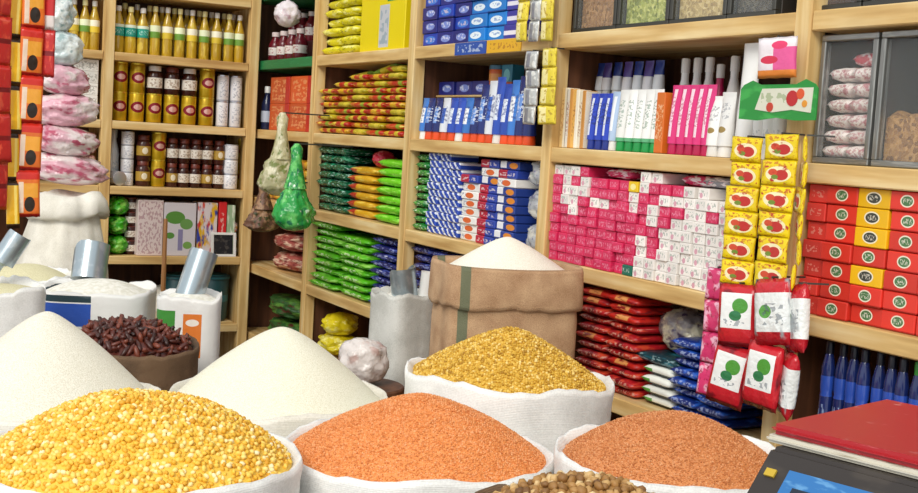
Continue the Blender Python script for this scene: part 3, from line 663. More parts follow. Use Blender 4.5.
for k in range(4): stand(488 + k * 9, S[3], 2.15, 'dark_carton', f'black upright carton behind tall blue tubes, {ORD[k]} from left', 'carton', 'black upright cartons', [('c', boxm(.058, .05, .2, DK))])
stand(500, S[3] + .2, 2.15, 'round_tin', 'orange tin on the black upright cartons', 'tin', None, [('tin', lathe(((.033, 0), (.035, .004), (.035, .06), (.033, .064)), pm('orange_tin', '#d9622a', [('r', 0, 1, .3, .7, '#e99a4c')], .3))), ('lid', lathe(((.036, .06), (.036, .074), (.033, .076)), pm('teal_lid', '#2c6f8c', [], .3)))])
stand(514, S[3] + .2, 2.15, 'small_carton', 'teal and blue carton beside the orange tin', 'carton', None, [('c', boxm(.07, .05, .075, pm('teal_print', '#2d7f9a', [('e', .5, .5, .3, .3, '#7cc3c9'), ('r', 0, 1, 0, .2, '#b8542c')])))])
# middle shelf of that bay
GRN = pm('green_pack_print', '#1e7a34', [('n', 3, .58, '#5fb04f'), ('n', 5, .64, '#d5ead0')], .22, crinkle=.4)
BW = pm('blue_white_biscuit_print', '#2c4bb0', [('d', 2.0, .9, .6, '#e9edf5'), ('t', .1, .9, .3, .7, '#1d2f7e', 8, 3)], .3)
def grn(c, r, w, h): return ('green_pack', f'green plastic pack at the left post, middle shelf, {ORD[r]} layer up', 'pack', 'green packs by the post', [('p', pouch(w, .13, h, GRN, r % 4))])
gridR(411, 424, S[2], 1, 10, .029, grn, X=2.03, d=.13, gap=.97)
def bwp(c, r, w, h): return ('biscuit_pack', f'blue and white striped biscuit pack, {colrow(c, r)}', 'pack', 'striped biscuit packs', [('p', boxm(w, .12, h * .96, BW, .004))])
gridR(425, 457, S[2], 3, lambda c: 11 if c < 2 else 10, .027, bwp, X=2.03, d=.12)
WO = pm('white_orange_print', '#eeebe6', [('e', .5, .5, .24, .36, '#e06a35'), ('t', 0, .3, .2, .8, '#7a86a8', 8, 3)], .35)
RB = pm('red_blue_print', '#b3223c', [('r', .5, 1, 0, 1, '#2b44a4'), ('t', .1, .9, .3, .7, '#ecdfe2', 8, 3)], .35)
BO = pm('blue_white_orange_print', '#27408f', [('r', 0, .35, .2, 1, '#ecebef'), ('e', .72, .5, .22, .36, '#e18a2d')], .35)
def mixp(c, r, w, h):
    m, n = [(WO, 'white orange-dotted'), (RB, 'red and blue'), (BO, 'blue orange-dotted')][c if r < 7 else (c + r) % 3]
    return ('soap_pack', f'{n} soap pack beside striped biscuits, {colrow(c, r)}', 'pack', 'mixed soap packs', [('p', boxm(w, .1, h * .96, m, .003))])
gridR(458, 514, S[2], 3, lambda c: [8, 10, 10][c], .029, mixp, X=2.03, d=.1)
CLR = pm('clear_polythene', '#b9bcc0', [('n', 3, .56, '#e9e6da'), ('n', 6, .62, '#8b86a8')], .12, crinkle=.6, clear=.25)
for k in range(3):
    r = thing('polythene_bag', f"clear polythene bag of sachets at the post, {['bottom', 'middle', 'top'][k]} one", 'bag', 'polythene bags by the post', [('p', bag_pillow(.13, .12, .1, CLR, 5 + k))], inR(yR(531, 1.2), S[2] + .104 * k, 2.09), RZ)
# lower shelf of that bay
NVP = pm('navy_pack_print', '#1a2064', [('n', 3, .6, '#4453a8'), ('n', 6, .68, '#cfd3e6'), ('t', .1, .9, .4, .7, '#8c97cf', 9, 3)], .25, crinkle=.3)
def nvp(c, r, w, h): return ('detergent_pack', f'navy plastic pack behind white scoop bag, {colrow(c, r)}', 'pack', 'navy detergent packs', [('p', pouch(w, .15, h, NVP, (c + r) % 4))])
gridR(398, 500, S[1], 4, 9, .032, nvp, X=2.03, d=.15, zref=S[1] + .2, gap=.97, jit=.006)

# ------------------------------------------------------------------ right shelving, noodle bay
YEL = pm('yellow_pack_print', '#dcd01a', [('n', 2.6, .58, '#f2ee84'), ('n', 5, .66, '#8f8a16')], .25, crinkle=.35)
def yel(c, r, w, h): return ('yellow_pack', f'bright yellow plastic pack on top shelf, {colrow(c, r)}', 'pack', 'yellow packs on the top shelf', [('p', pouch(w, .15, h, YEL, (r + c) % 4))])
gridR(317, 355, S[4], 2, 7, .041, yel, X=2.03, d=.15, gap=.97, jit=.006)
YB = pm('yellow_box_print', '#ead40d', [('r', .44, .66, .05, .68, '#c3c6cc'), ('r', .6, .85, .72, .86, '#2f8a3c'), ('r', .6, .85, .86, .95, '#1c2c24'), ('r', .38, .48, .78, .96, '#c4431f'), ('t', .46, .64, .1, .6, '#7c9aa8', 10, 10)], .35)
ya, yb = yR(358, S[4] + .1), yR(403, S[4] + .1)
thing('yellow_carton', 'large yellow carton with grey panel beside blue detergent cartons', 'carton', None, [('carton', boxm(abs(ya - yb) * .98, .2, .27, YB, .003)), ('flap', boxm(abs(ya - yb) * .95, .19, .004, YB, 0), (0, 0, .27))], inR((ya + yb) / 2, S[4], 2.13), RZ)
NOO = [pm('noodle_print_%d' % k, a, [('r', .0, .3, 0, 1, b), ('r', .62, .85, .0, 1, c), ('n', 4, .62, '#f3d35a')], .28, crinkle=.3) for k, (a, b, c) in enumerate([('#b8231c', '#d9b32a', '#cdbb2b'), ('#d8a51f', '#b3261d', '#c23c22'), ('#bfae24', '#a92a1e', '#d8c53a'), ('#c2331f', '#cf6a2a', '#8fae2c')])]
def noo(c, r, w, h):
    t = r == 9 or (r == 8 and c in (1, 3))
    return ('noodle_pack', f'red and yellow noodle pack, {colrow(c, r)}', 'pack', 'stacked noodle packs', [('p', pouch(w * .98, .16, h, NOO[(c * 5 + r * 3 + r // 3) % 4], (r * 3 + c) % 5))])
gridR(314, 401, S[3], 5, lambda c: [7, 8, 9, 9, 10][c], .0285, noo, X=2.02, d=.16, gap=.98, jit=.007)
for k, px in enumerate((352, 374)):
    thing('noodle_pack', f"green and yellow noodle pack leaning on the noodle stack, {['left', 'right'][k]} one", 'pack', 'stacked noodle packs', [('p', pouch(.17, .12, .028, pm('green_noodle_print', '#6f9a2a', [('r', .3, .7, 0, 1, '#d8cf3c')], .3), k))], inR(yR(px, 1.7), S[3] + [.243, .262][k], 2.12), 0, rot=(0, -.12 - .1 * k, RZ + .2))
DGR = pm('bottle_green_print', '#0f5a3a', [('n', 3, .56, '#2d9068'), ('n', 6, .64, '#bfe0d4')], .2, crinkle=.4)
LIM = pm('lime_print', '#6fce1e', [('n', 3, .57, '#a4ea58'), ('n', 5, .67, '#3e8f12')], .25, crinkle=.35)
RYP = pm('red_gold_print', '#d9a41c', [('r', 0, .28, 0, 1, '#b82a1c'), ('n', 4, .6, '#efcf52')], .28, crinkle=.3)
def dgr(c, r, w, h): return ('tea_pack', f'glossy dark green pack by hanging bag, {colrow(c, r)}', 'pack', 'dark green packs', [('p', pouch(w, .14, h, DGR, (c + r) % 4))])
gridR(313, 344, S[2], 2, 8, .036, dgr, X=2.03, d=.14, gap=.97, jit=.005)
def ryp(c, r, w, h): return ('spice_pack', f'red and gold pack between green packs, {ORD[r]} layer up', 'pack', 'red and gold packs', [('p', pouch(w, .14, h, RYP, r % 4))])
gridR(345, 372, S[2], 1, 6, .036, ryp, X=2.03, d=.14, gap=.97)
thing('red_bag', 'small knotted red plastic bag on the red and gold packs', 'bag', None, [('b', blob('bag', .05, .05, .07, pm('red_polythene', '#c4203a', [('n', 3, .6, '#e77a86')], .2, crinkle=.5), 4, .25, 6))], inR(yR(369, 1.35), S[2] + .217, 2.09), RZ)
def lim(c, r, w, h): return ('snack_pack', f'lime green pack right of the gold packs, {ORD[r]} layer up', 'pack', 'lime packs on the middle shelf', [('p', pouch(w, .14, h, LIM, r % 4))])
gridR(373, 400, S[2], 1, 7, .037, lim, X=2.03, d=.14, gap=.97)
LIM2 = pm('leaf_green_print', '#58b81e', [('n', 3, .58, '#9ade5a'), ('n', 5, .64, '#2c7a14'), ('t', .2, .8, .3, .7, '#dff2c8', 9, 3)], .25, crinkle=.35)
def lim2(c, r, w, h): return ('snack_pack', f'leaf green pack on lower shelf, {colrow(c, r)}', 'pack', 'leaf green packs on the lower shelf', [('p', pouch(w * .98, .18, h, LIM2, (r * 2 + c) % 5))])
gridR(306, 367, S[1], 2, lambda c: 9 - c, .033, lim2, X=2.02, d=.18, zref=S[1] + .15, gap=.97, jit=.007)
def nv2(c, r, w, h): return ('detergent_pack', f'navy pack right of the leaf green packs, {ORD[r]} layer up', 'pack', 'navy packs beside leaf green packs', [('p', pouch(w, .15, h, NVP, r % 4))])
gridR(368, 394, S[1], 1, 9, .032, nv2, X=2.03, d=.15, zref=S[1] + .15, gap=.97)
# bottom of that bay: yellow bags and onions sack
YPB = pm('yellow_polythene', '#e2cf1e', [('n', 3, .58, '#f4ec86')], .2, crinkle=.5)
for k, (px, z) in enumerate(((333, 0), (335, .095))):
    thing('yellow_bag', f"crumpled yellow polythene bag on the bottom shelf, {['lower', 'upper'][k]} one", 'bag', 'yellow polythene bags', [('b', bag_pillow(.2 - .05 * k, .16, .1, YPB, 8 + k))], inR(yR(px, S[0] + .1, 2.1), S[0] + z + (.045 if k == 0 else .045), 2.12), RZ)
POT = grain_mat('potato', [(0, '#6d4d2c'), (.6, '#94703f'), (1, '#b08d58')], .2, 60)
@cached
def potato(seed): return blob('potato', .034, .028, .05, POT, seed, .2, 3, sub=2)
for k in range(16):
    px = 319 + (k % 6) * 10; lay = k // 6
    thing('potato', f'brown potato on the bottom shelf, {ORD[k % 6]} from left, {ORD[lay]} row', 'potato', 'loose potatoes', [('p', potato(k % 3))], inR(yR(px, S[0], 2.06 + .07 * lay), S[0], 2.06 + .07 * lay), rnd.uniform(0, 3))
# ------------------------------------------------------------------ corner bay
MAR = pm('maroon_bottle', '#6a1824', [('r', 0, 1, .25, .55, '#e9ddd6'), ('t', .1, .9, .3, .5, '#a52338', 8, 12)], .2)
PKC = pm('pink_white_cap', '#e9d5d2', [], .35)
for r in range(2):
    for k in range(4):
        Yk = yR(273 + k * 8.2, S[4] + .1, 2.07)
        if r: bz = S[4] + .061
        thing('syrup_bottle', f"maroon bottle with pale label in green shelf corner, {ORD[k]} from left, {'back' if r else 'front'} row", 'bottle', 'maroon bottles', bottle_parts(.036, .15, MAR, PKC, .5), inR(Yk, S[4] + (.1 if r else 0), 2.085 + .1 * r), RZ)
thing('riser_box', 'maroon carton raising the back row of maroon bottles', 'carton', None, [('c', boxm(.56, .085, .099, pm('maroon_carton', '#4d1a1c', [], .5)))], inR(5.75, S[4], 2.185), RZ)
thing('white_bag', 'knotted white polythene bag hanging above maroon bottles', 'bag', None, [('b', blob('bag', .07, .06, .12, pm('white_polythene', '#e4dadd', [('n', 3, .6, '#c9a7b2')], .2, crinkle=.5), 4, .2, 6)), ('tie', lathe(((.02, .1), (.008, .125), (.006, .18), (.012, .20)), pm('white_tie', '#d8ccd0', [], .4)))], inR(yR(308, S[4] + .22, 2.03) , S[4] + .13, 1.93), RZ)
ORB = pm('orange_carton_print', '#d85a26', [('t', .1, .9, .1, .9, '#f0a870', 7, 9), ('r', .8, 1, 0, 1, '#c3281e')], .4)
for k, px in enumerate((274, 295)):
    for r in range(2):
        thing('orange_carton', f"orange carton in the corner bay, {['left', 'right'][k]} stack, {['lower', 'upper'][r]} one", 'carton', 'orange cartons', [('c', boxm(.27, .2, .13, ORB))], inR(yR(px + 3, S[3] + .1), S[3] + r * .1305, 2.13), RZ)
thing('dark_bottle', 'slim navy and white bottle left of the orange cartons', 'bottle', None, bottle_parts(.03, .22, pm('navy_label_bottle', '#23294a', [('r', 0, 1, .2, .5, '#c9d2e2')], .2), WC, .45), inR(yR(265, S[3] + .1, 2.05), S[3], 2.06), RZ)
for c in range(3):
    for r in range(5):
        thing('yellow_pack', f'golden yellow pack in corner bay below orange cartons, {colrow(c, r)}', 'pack', 'golden packs in the corner', [('p', pouch(.19, .15, .042, pm('golden_pack_print', '#dba514', [('n', 3, .58, '#f0cf58'), ('r', .4, .6, 0, 1, '#b5741a')], .28, crinkle=.3), (c + r) % 4))], inR(yR(270 + c * 14, S[2] + .1), S[2] + r * .042, 2.11), RZ)
RMB = pm('red_mesh_print', '#a8544a', [('n', 5, .54, '#d9b59c'), ('n', 9, .6, '#7e2226')], .45, crinkle=.6)
for k in range(3):
    thing('onion_bag', f"reddish net bag in the corner bay, lower shelf, {['bottom', 'middle', 'top'][k]} one", 'bag', 'net bags in the corner', [('b', bag_pillow(.38 - .05 * k, .2, .088, RMB, 20 + k))], inR(yR(273, S[1] + .1), S[1] + k * .096, 2.15), RZ)
GVB = pm('leafy_green_bag', '#2f5a2a', [('n', 4, .56, '#5d8f3a'), ('n', 6, .63, '#5a2a22')], .4, crinkle=.6)
for k in range(2): thing('vegetable_bag', f"dim green bag on the bottom corner shelf, {['lower', 'upper'][k]} one", 'bag', 'green bags in the corner', [('b', bag_pillow(.4, .2, .11, GVB, 30 + k))], inR(yR(270, S[0] + .1), S[0] + k * .118, 2.14), RZ)
# carrier bags hung on the post
GRB = pm('green_polythene', '#2fa04a', [('n', 2.6, .56, '#6cc96a'), ('n', 5, .62, '#1c6f4c'), ('n', 8, .68, '#d8efd8')], .18, crinkle=.6)
STRW = pm('straw_polythene', '#c3bd94', [('n', 3, .56, '#e6dfc0'), ('n', 5, .6, '#7d8a4a')], .2, crinkle=.6, clear=.15)
def hookm(p, z):
    bm = bmesh.new(); a = -.3; n = Vector((math.cos(a), math.sin(a), 0)); L = 2.006 - p.x
    add_box(bm, 0, L, -.003, .003, z - .003, z + .003); bmesh.ops.rotate(bm, verts=bm.verts, matrix=Matrix.Rotation(a, 3, 'Z')); return bm_mesh('hook', bm, DFR)
def hang_bag(px, py, d, rx, ry, h, mat, lab, seed, hl=.1):
    p = PD(px, py, d)
    thing('carrier_bag', lab, 'bag', 'hanging carrier bags', [('bag_body', blob('bag', rx, ry, h, mat, seed, .24, 6, lambda t: 1.12 - .72 * max(0, (t - .2) / .8) ** .9, flat=1)), ('handle', lathe(((.048, h * .8), (.034, h + .01), (.022, h + hl * .5), (.026, h + hl * .85), (.012, h + hl)), mat, 10)), ('hook', hookm(p, h + hl))], (p.x, p.y, p.z), .3)
hang_bag(293, 231, 4.95, .085, .075, .22, GRB, 'green carrier bag hanging from the corner post', 3, .14)
hang_bag(279, 196, 5.2, .105, .07, .2, STRW, 'straw coloured translucent carrier bag hanging left of the green one', 6, .16)
hang_bag(262, 232, 5.4, .085, .06, .13, pm('brown_netting', '#6b4a3a', [('n', 4, .56, '#a07a5a'), ('n', 7, .62, '#3b3d1c')], .5, crinkle=.6), 'brown net bag hanging below the straw coloured bag', 9, .1)

# ------------------------------------------------------------------ back shelving
OIL = pm('golden_oil', '#bf9a22', [('n', 2.5, .6, '#dcc048')], .08, coat=.6); OILC = pm('gold_cap', '#efe6a8', [], .3)
LBG = pm('green_white_label', '#e9efc8', [('r', 0, 1, 0, .5, '#6f9c3a')], .35); LBT = pm('teal_label', '#189a86', [('r', 0, 1, .75, 1, '#e2edd8'), ('t', .1, .9, .2, .6, '#c5e6dd', 8, 8)], .35); LBY = pm('yellow_label', '#e4c63c', [('r', 0, 1, .5, 1, '#f6f1d8')], .35)
def oil(n, lab_mid, h=.225, r=.0255):
    P = [('bottle_body', lathe(((r * .9, 0), (r, .006), (r, h * .3), (r * .93, h * .34), (r, h * .38), (r, h * .62), (r * .55, h * .8), (r * .42, h * .84), (r * .42, h * .9)), OIL, 14)), ('label', lathe(((r * 1.02, h * .36), (r * 1.03, h * .37), (r * 1.03, h * .6), (r * 1.02, h * .61)), lab_mid, 14, caps=False)), ('cap', lathe(((r * .5, h * .89), (r * .5, h * .985), (r * .42, h)), OILC if n % 2 else WC, 12))]
    return P
for k in range(11):
    px = 118.5 + k * 12.3
    m = LBT if k < 3 else (LBG if k % 2 or k > 8 else LBY)
    thing('oil_bottle', f"golden oil bottle with {'teal' if k < 3 else 'pale'} label on the upper back shelf, {ORD[k]} from left", 'bottle', 'oil bottles on the back shelf', oil(k, m, .24 - (.015 if k < 3 else 0), .0255 if k > 2 else .0285), Vector((xB(px, T[4] + .1, 5.95), 5.96, T[4])))
for k in range(10):
    thing('oil_bottle', f'golden oil bottle behind the front row, upper back shelf, {ORD[k]} from left', 'bottle', 'oil bottles on the back shelf', oil(k + 1, LBY, .25, .0255), Vector((xB(124 + k * 12.4, T[4] + .1, 6.07), 6.07, T[4])))
for k in range(11):
    thing('oil_bottle', f'golden oil bottle on the topmost back shelf, {ORD[k]} from left', 'bottle', 'oil bottles on the topmost shelf', oil(k, [LBY, LBG][k % 2], .23), Vector((xB(121 + k * 12.4, T[5] + .1, 5.95), 5.96, T[5])))
for k in range(5):
    thing('oil_bottle', f'golden oil bottle left of the back shelf post, {ORD[k]} from left', 'bottle', 'oil bottles left of the post', oil(k, [LBY, LBG][k % 2], .235), Vector((xB(52 + k * 11, T[4] + .1, 5.95), 5.96, T[4])))
GOLD = pm('gold_can_print', '#c6a21c', [('r', 0, 1, .3, .75, '#d2b02a'), ('e', .5, .52, .42, .2, '#8c1f2c'), ('e', .5, .52, .26, .1, '#e6b3a8')], .25, .45); GLID = pm('gold_lid', '#dcc142', [], .25, .7)
WCAN = pm('white_can_print', '#e6e6ea', [('t', .15, .85, .15, .85, '#9aa0b0', 6, 12), ('r', 0, 1, .0, .05, '#b0b4c0')], .3); SLID = pm('silver_lid', '#c9cbd2', [], .25, .7)
BRJ = pm('brown_jar_print', '#3a1812', [('r', 0, 1, .25, .7, '#e8e0d4'), ('t', .1, .9, .3, .65, '#8a6a4a', 6, 8)], .2); BRL = pm('brown_lid', '#6e2f24', [], .35)
BRJ2 = pm('brown_gold_jar_print', '#45201a', [('r', 0, 1, .25, .7, '#b6923c'), ('e', .5, .48, .2, .16, '#efe4c8')], .2)
def can(r, h, mb, ml): return [('can_body', lathe(((r * .95, 0), (r, .004), (r, h * .93), (r * .96, h * .955)), mb, 16)), ('lid', lathe(((r * 1.03, h * .94), (r * 1.03, h * .99), (r * .98, h * .997)), ml, 16))]
def jar(r, h, mb, ml): return [('jar_body', lathe(((r * .93, 0), (r, .004), (r, h * .68), (r * .8, h * .8), (r * .72, h * .82)), mb, 16)), ('lid', lathe(((r * .8, h * .815), (r * .8, h * .98), (r * .75, h * .997)), ml, 16))]
def can_at(px, shelf, r, h, lay, parts, nm, lab, cat, grp, Y=5.95): thing(nm, lab, cat, grp, parts, Vector((xB(px, T[shelf] + .1, Y), Y, T[shelf] + lay)))
hc = .142
for k in range(6):
    can_at(119 + k * 17.4, 3, .04, hc, 0, can(.038, hc, GOLD, GLID), 'gold_can', f'gold can with red oval, {ORD[k]} in the bottom layer under the oils', 'can', 'gold cans', 5.96)
for k in (0, 1, 5):
    can_at(119 + k * 17.4, 3, .04, hc, hc, can(.038, hc, GOLD, GLID), 'gold_can', f"gold can with red oval in the top layer, {ORD[[0, 1, 5].index(k)]} from left", 'can', 'gold cans', 5.96)
for k in (2, 3, 4):
    can_at(119 + k * 17.4, 3, .04, hc, hc, jar(.038, .135, BRJ, [WC, BRL, WC][k - 2]), 'brown_jar', f'dark jar with pale label standing on gold cans, {ORD[k - 2]} from left', 'jar', 'dark jars on gold cans', 5.96)
for k in range(2):
    for r in range(2): can_at(222 + k * 13.5, 3, .03, .13, r * .13, can(.03, .13, WCAN, SLID), 'white_can', f"white can right of gold cans, {['left', 'right'][k]} stack, {['lower', 'upper'][r]} one", 'can', 'white cans', 5.96)
can_at(248, 3, .03, .13, 0, can(.018, .2, pm('green_edge_can', '#aab8a8', [('r', .5, 1, 0, 1, '#35584a')], .3), SLID), 'white_can', 'tall grey green can at the right end beside the white cans', 'can', 'white cans', 5.98)
# third back shelf
can_at(113, 2, 0, 0, 0, bottle_parts(.028, .27, WBOT, WC, .5), 'white_bottle', 'tall white bottle at the left post, third back shelf', 'bottle', 'white bottles back shelf', 6.02)
thing('white_tin', 'round white tin lying on its side by the left post', 'tin', None, can(.034, .09, WCAN, SLID), Vector((xB(115, T[2], 5.92), 5.99, T[2] + .035)), 0, rot=(math.pi / 2, 0, .2))
for r in range(4): can_at(127, 2, 0, 0, r * .066, can(.031, .066, WCAN, SLID), 'white_can', f'small white can in the tall pile left of brown jars, {ORD[r]} up', 'can', 'small white cans', 5.96)
for r in range(2):
    can_at(143, 2, 0, 0, r * .125, jar(.036, .125, BRJ2, BRL), 'brown_jar', f"brown and gold jar left of tall gold cans, {['lower', 'upper'][r]} one", 'jar', 'brown jars', 5.96)
    can_at(158, 2, 0, 0, r * .134, can(.036, .134, GOLD, GLID), 'gold_can', f"gold can among the brown jars, {['lower', 'upper'][r]} one", 'can', 'gold cans among jars', 5.96)
for k in range(5):
    for r in range(2):
        can_at(172 + k * 11.6, 2, 0, 0, r * .122, jar(.0305, .12, [BRJ, BRJ2][(k + r * 2 + (k == 1)) % 3 == 0], BRL), 'brown_jar', f"brown jar with label between gold and white cans, {ORD[k]} from left, {['lower', 'upper'][r]}", 'jar', 'brown jars', 5.96)
for r in range(3): can_at(230, 2, 0, 0, r * .076, can(.038, .076, WCAN, SLID), 'white_can', f"white can at right of brown jars, {['bottom', 'middle', 'top'][r]} of its pile", 'can', 'white cans right pile', 5.96)
for r in range(2): can_at(241, 2, 0, 0, r * .13, can(.022, .13, GOLD, GLID), 'gold_can', f"narrow gold can at the right end, third back shelf, {['lower', 'upper'][r]}", 'can', 'gold cans right end', 6.02)
# fourth back shelf
for r in range(3): thing('green_bag', f"bright green polythene pack at the left post, fourth back shelf, {['bottom', 'middle', 'top'][r]}", 'pack', 'green packs back shelf', [('p', bag_pillow(.105, .14, .092, pm('grass_green_polythene', '#3fae1e', [('n', 3, .57, '#8fd65a'), ('n', 5, .64, '#1e6a14')], .22, crinkle=.5), 40 + r))], Vector((xB(116, T[1] + .1, 5.97), 5.98, T[1] + r * .096)))
for r in range(4): can_at(130, 1, 0, 0, r * .07, can(.028, .07, BRJ, BRL), 'brown_jar', f'small brown tin beside the pale speckled carton, {ORD[r]} up', 'tin', 'small brown tins', 5.97)
SPK = pm('speckled_pink_print', '#e3d2cf', [('t', .03, .97, .03, .97, '#a8727c', 12, 14)], .4)
SPG = pm('pale_green_picture_print', '#dcd6dc', [('e', .35, .72, .3, .12, '#5a8f3e'), ('e', .7, .6, .2, .1, '#6c9a52'), ('e', .2, .38, .14, .06, '#5a8f3e'), ('r', .45, .6, .1, .5, '#8b84ac'), ('e', .75, .2, .14, .07, '#7aa653')], .4)
def bcarton(px0, px1, h, m, lab, d=.12, Y=5.9):
    a, b = xB(px0, T[1] + .1, Y), xB(px1, T[1] + .1, Y)
    thing('carton', lab, 'carton', 'cartons on the fourth back shelf', [('c', boxm(abs(a - b) * .97, d, h, m))], Vector(((a + b) / 2, Y + d / 2, T[1])))
bcarton(137, 163, .275, SPK, 'pale pink speckled carton on the fourth back shelf')
bcarton(163, 196, .265, SPG, 'pale carton with green leaf picture beside the speckled carton')
MULT = pm('colourful_print', '#d9cfd2', [('n', 3.2, .56, '#e2b21c'), ('n', 4.3, .6, '#cf3a22'), ('n', 5, .62, '#2c3c9c')], .4)
bcarton(197, 217, .27, MULT, 'carton with yellow red and blue picture')
bcarton(218, 226, .275, pm('tall_red_print', '#d0262c', [('t', .2, .8, .2, .8, '#efc9c0', 3, 12)], .4), 'narrow red carton between colourful and green cartons')
bcarton(226.5, 234.5, .26, pm('pale_green_print', '#9cb894', [('n', 4, .58, '#dfe8d8')], .4), 'narrow pale green carton at the right end')
fr = Vector((xB(224, T[1], 5.87), 5.882, T[1]))
thing('picture_frame', 'small dark picture in a white frame leaning on the cartons', 'frame', None, [('picture', boxm(.095, .004, .1, pm('dark_picture', '#2c2c30', [('n', 4, .6, '#4d4a48')], .2), 0), (0, .003, .012)), ('frame', boxm(.13, .004, .012, WC, 0), (0, 0, 0)), ('frame', boxm(.13, .004, .012, WC, 0), (0, 0, .11)), ('frame', boxm(.014, .004, .1, WC, 0), (-.058, 0, .011)), ('frame', boxm(.014, .004, .1, WC, 0), (.058, 0, .011))], fr, 0, rot=(-.1, 0, 0))
for k in range(3): thing('toy_pack', f"small red blue and yellow pack at right end of fourth back shelf, {['bottom', 'middle', 'top'][k]}", 'pack', 'small colourful packs', [('p', bag_pillow(.04, .06, .06, MULT, 50 + k))], Vector((xB(238.5, T[1], 5.92), 5.94, T[1] + k * .058)))
# left bay of the back shelving
WBX = pm('white_speckled_print', '#e4e2dc', [('t', .05, .95, .1, .8, '#9a968c', 10, 6)], .4)
for r in range(5): thing('white_carton', f'white speckled carton left of the gold cans, {ORD[r]} layer up', 'carton', 'white cartons left of the post', [('c', boxm(.115, .15, .056, WBX))], Vector((xB(86, T[3] + .1, 5.9), 5.99, T[3] + r * .0565)))
for r in range(4): thing('brown_carton', f'dark brown upright carton left of white speckled cartons, {ORD[r]} layer up', 'carton', 'dark brown cartons', [('c', boxm(.06, .15, .065, pm('dark_brown_carton', '#4a2f22', [('t', .1, .9, .2, .8, '#7a5a44', 6, 4)], .5)))], Vector((xB(65, T[3] + .1, 5.9), 5.99, T[3] + r * .066)))
DRP = pm('maroon_pack_print', '#5c2420', [('n', 3, .56, '#a8786a'), ('t', .1, .9, .3, .7, '#d9c0b0', 7, 3)], .35, crinkle=.3)
for c in range(2):
    for r in range(7): thing('maroon_pack', f'maroon pack on third back shelf left of post, {colrow(c, r)}', 'pack', 'maroon packs', [('p', pouch(.074, .14, .036, DRP, (r + c) % 4))], Vector((xB(73 + c * 15.5, T[2] + .1, 5.9), 5.98, T[2] + r * .036)))
# under the back shelf
TEALB = pm('dark_teal_tub', '#1c4a50', [('r', 0, 1, .45, .6, '#2c6f78')], .4)
for k in range(2):
    thing('teal_tub', f"dark teal tub under the back shelf, {['left', 'right'][k]} one", 'tub', 'teal tubs', [('tub_body', lathe(((.07, 0), (.08, .01), (.088, .22), (.085, .225)), TEALB, 20)), ('rim', lathe(((.086, .215), (.093, .218), (.093, .232), (.084, .234)), TEALB, 20)), ('lid', lathe(((.082, .23), (.075, .24), (.03, .246), (.0, .247)), TEALB, 20))], Vector((xB(190 + k * 40, T[0] + .1, 6.02) - .06, 6.03, T[0])))
for k in range(2): thing('flour_bag', f"white paper flour bag under the back shelf, {['left', 'right'][k]} one", 'bag', 'flour bags', [('b', bag_pillow(.14, .16, .18, CREAM_PP, 60 + k))], Vector((xB(128 + k * 33, T[0] + .1, 6.02), 6.03, T[0])))
# ------------------------------------------------------------------ bags and scoops at the left and behind
STEEL = pm('brushed_steel', '#a9b6bd', [('n', 3, .6, '#c3ccd0')], .28, .75)
def printed_sack(px, py, d, r, lab, marks, glab, gmat, hp=.03, seed=1, sq=.5, rz=.2, stretch=1.0, smat=None):
    k = smat
    if marks:
        k = pm('printed_woven_%d' % seed, '#eceae6', marks, .55, vary=.0, crinkle=.15)
    c = PD(px, py, d); H = c.z
    s = thing('flour_sack', lab, 'sack', 'white bags at the left', [('sack', sack_mesh('sack', r, H, k or WHITE_PP, seed, sq=sq, rimw=.02, fold=.04))], (c.x, c.y, 0), rz)
    s.scale = (stretch, 1, 1)
    g = ob('flour', heap_mesh('flour', r * .95, hp, gmat, 2, 0, None, seed=seed, sq=sq), None, (c.x, c.y, H - .02), (0, 0, rz)); g.scale = (stretch, 1, 1)
    tag(g, glab, 'flour', None, 'stuff'); return c
FLOUR = powder_mat('pale_flour', '#dcd8c8', '#f1eee4', 60, .3); BRAN = powder_mat('yellowish_rice', '#cfc79a', '#e6dfba', 300, .4)
cB = printed_sack(99, 286, 4.12, .165, 'wide white woven bag with a blue printed band', [('r', .0, .5, .86, .945, '#2350b0'), ('r', .0, .5, .95, .975, '#17343c')], 'pale flour in the blue banded bag', FLOUR, .045, 21, .5, -.35, 1.12)
cC = printed_sack(190, 294, 3.85, .1, 'narrow white bag printed with green and orange blocks', [('r', .0, .3, .82, .94, '#3f8f34'), ('r', .42, .7, .78, .93, '#e07a2a'), ('e', .56, .9, .1, .012, '#f0e8dc')], 'white flour in the narrow printed bag', FLOUR, .03, 22, .4, -.3)
cA = printed_sack(4, 284, 3.6, .115, 'white open sack at the far left edge', None, 'yellowish rice in the far left sack', BRAN, .02, 23, .2, 0)
cE2 = printed_sack(27, 272, 4.35, .16, 'white sack of yellowish rice in front of the cuffed sack', None, 'yellowish rice in front of the cuffed sack', BRAN, .05, 24, .15, 0)
# tall sack with a wide turned-down cuff
pE = PD(64, 192, 4.75)
def cuffed():
    H = pE.z; prof = [(.15, 0), (.18, .03), (.19, .3), (.185, .7), (.165, H - .25), (.135, H - .13), (.13, H - .1), (.155, H - .10), (.168, H - .085), (.158, H - .04), (.135, H - .006), (.11, H), (.09, H - .02), (.05, H - .035), (.004, H - .04)]
    V, Fc = lathe_v(prof, 64, lambda a, z: (.16 * mnoise.noise(Vector((math.cos(a) * 1.6, math.sin(a) * 1.6, z * 3))) + .09 * mnoise.noise(Vector((math.cos(a) * 3, math.sin(a) * 3, z * 9)))) + .05 * mnoise.noise(Vector((math.cos(a) * 7, math.sin(a) * 7, z * 2))))
    V = [(x + .04 * max(0, z - .8), y, z + (.03 * mnoise.noise(Vector((x * 9, y * 9, 3))) if z > H - .12 else 0)) for x, y, z in V]
    Fc.append(list(range(64))[::-1]); return mk('sack', V, Fc, CREAM_PP, 180)
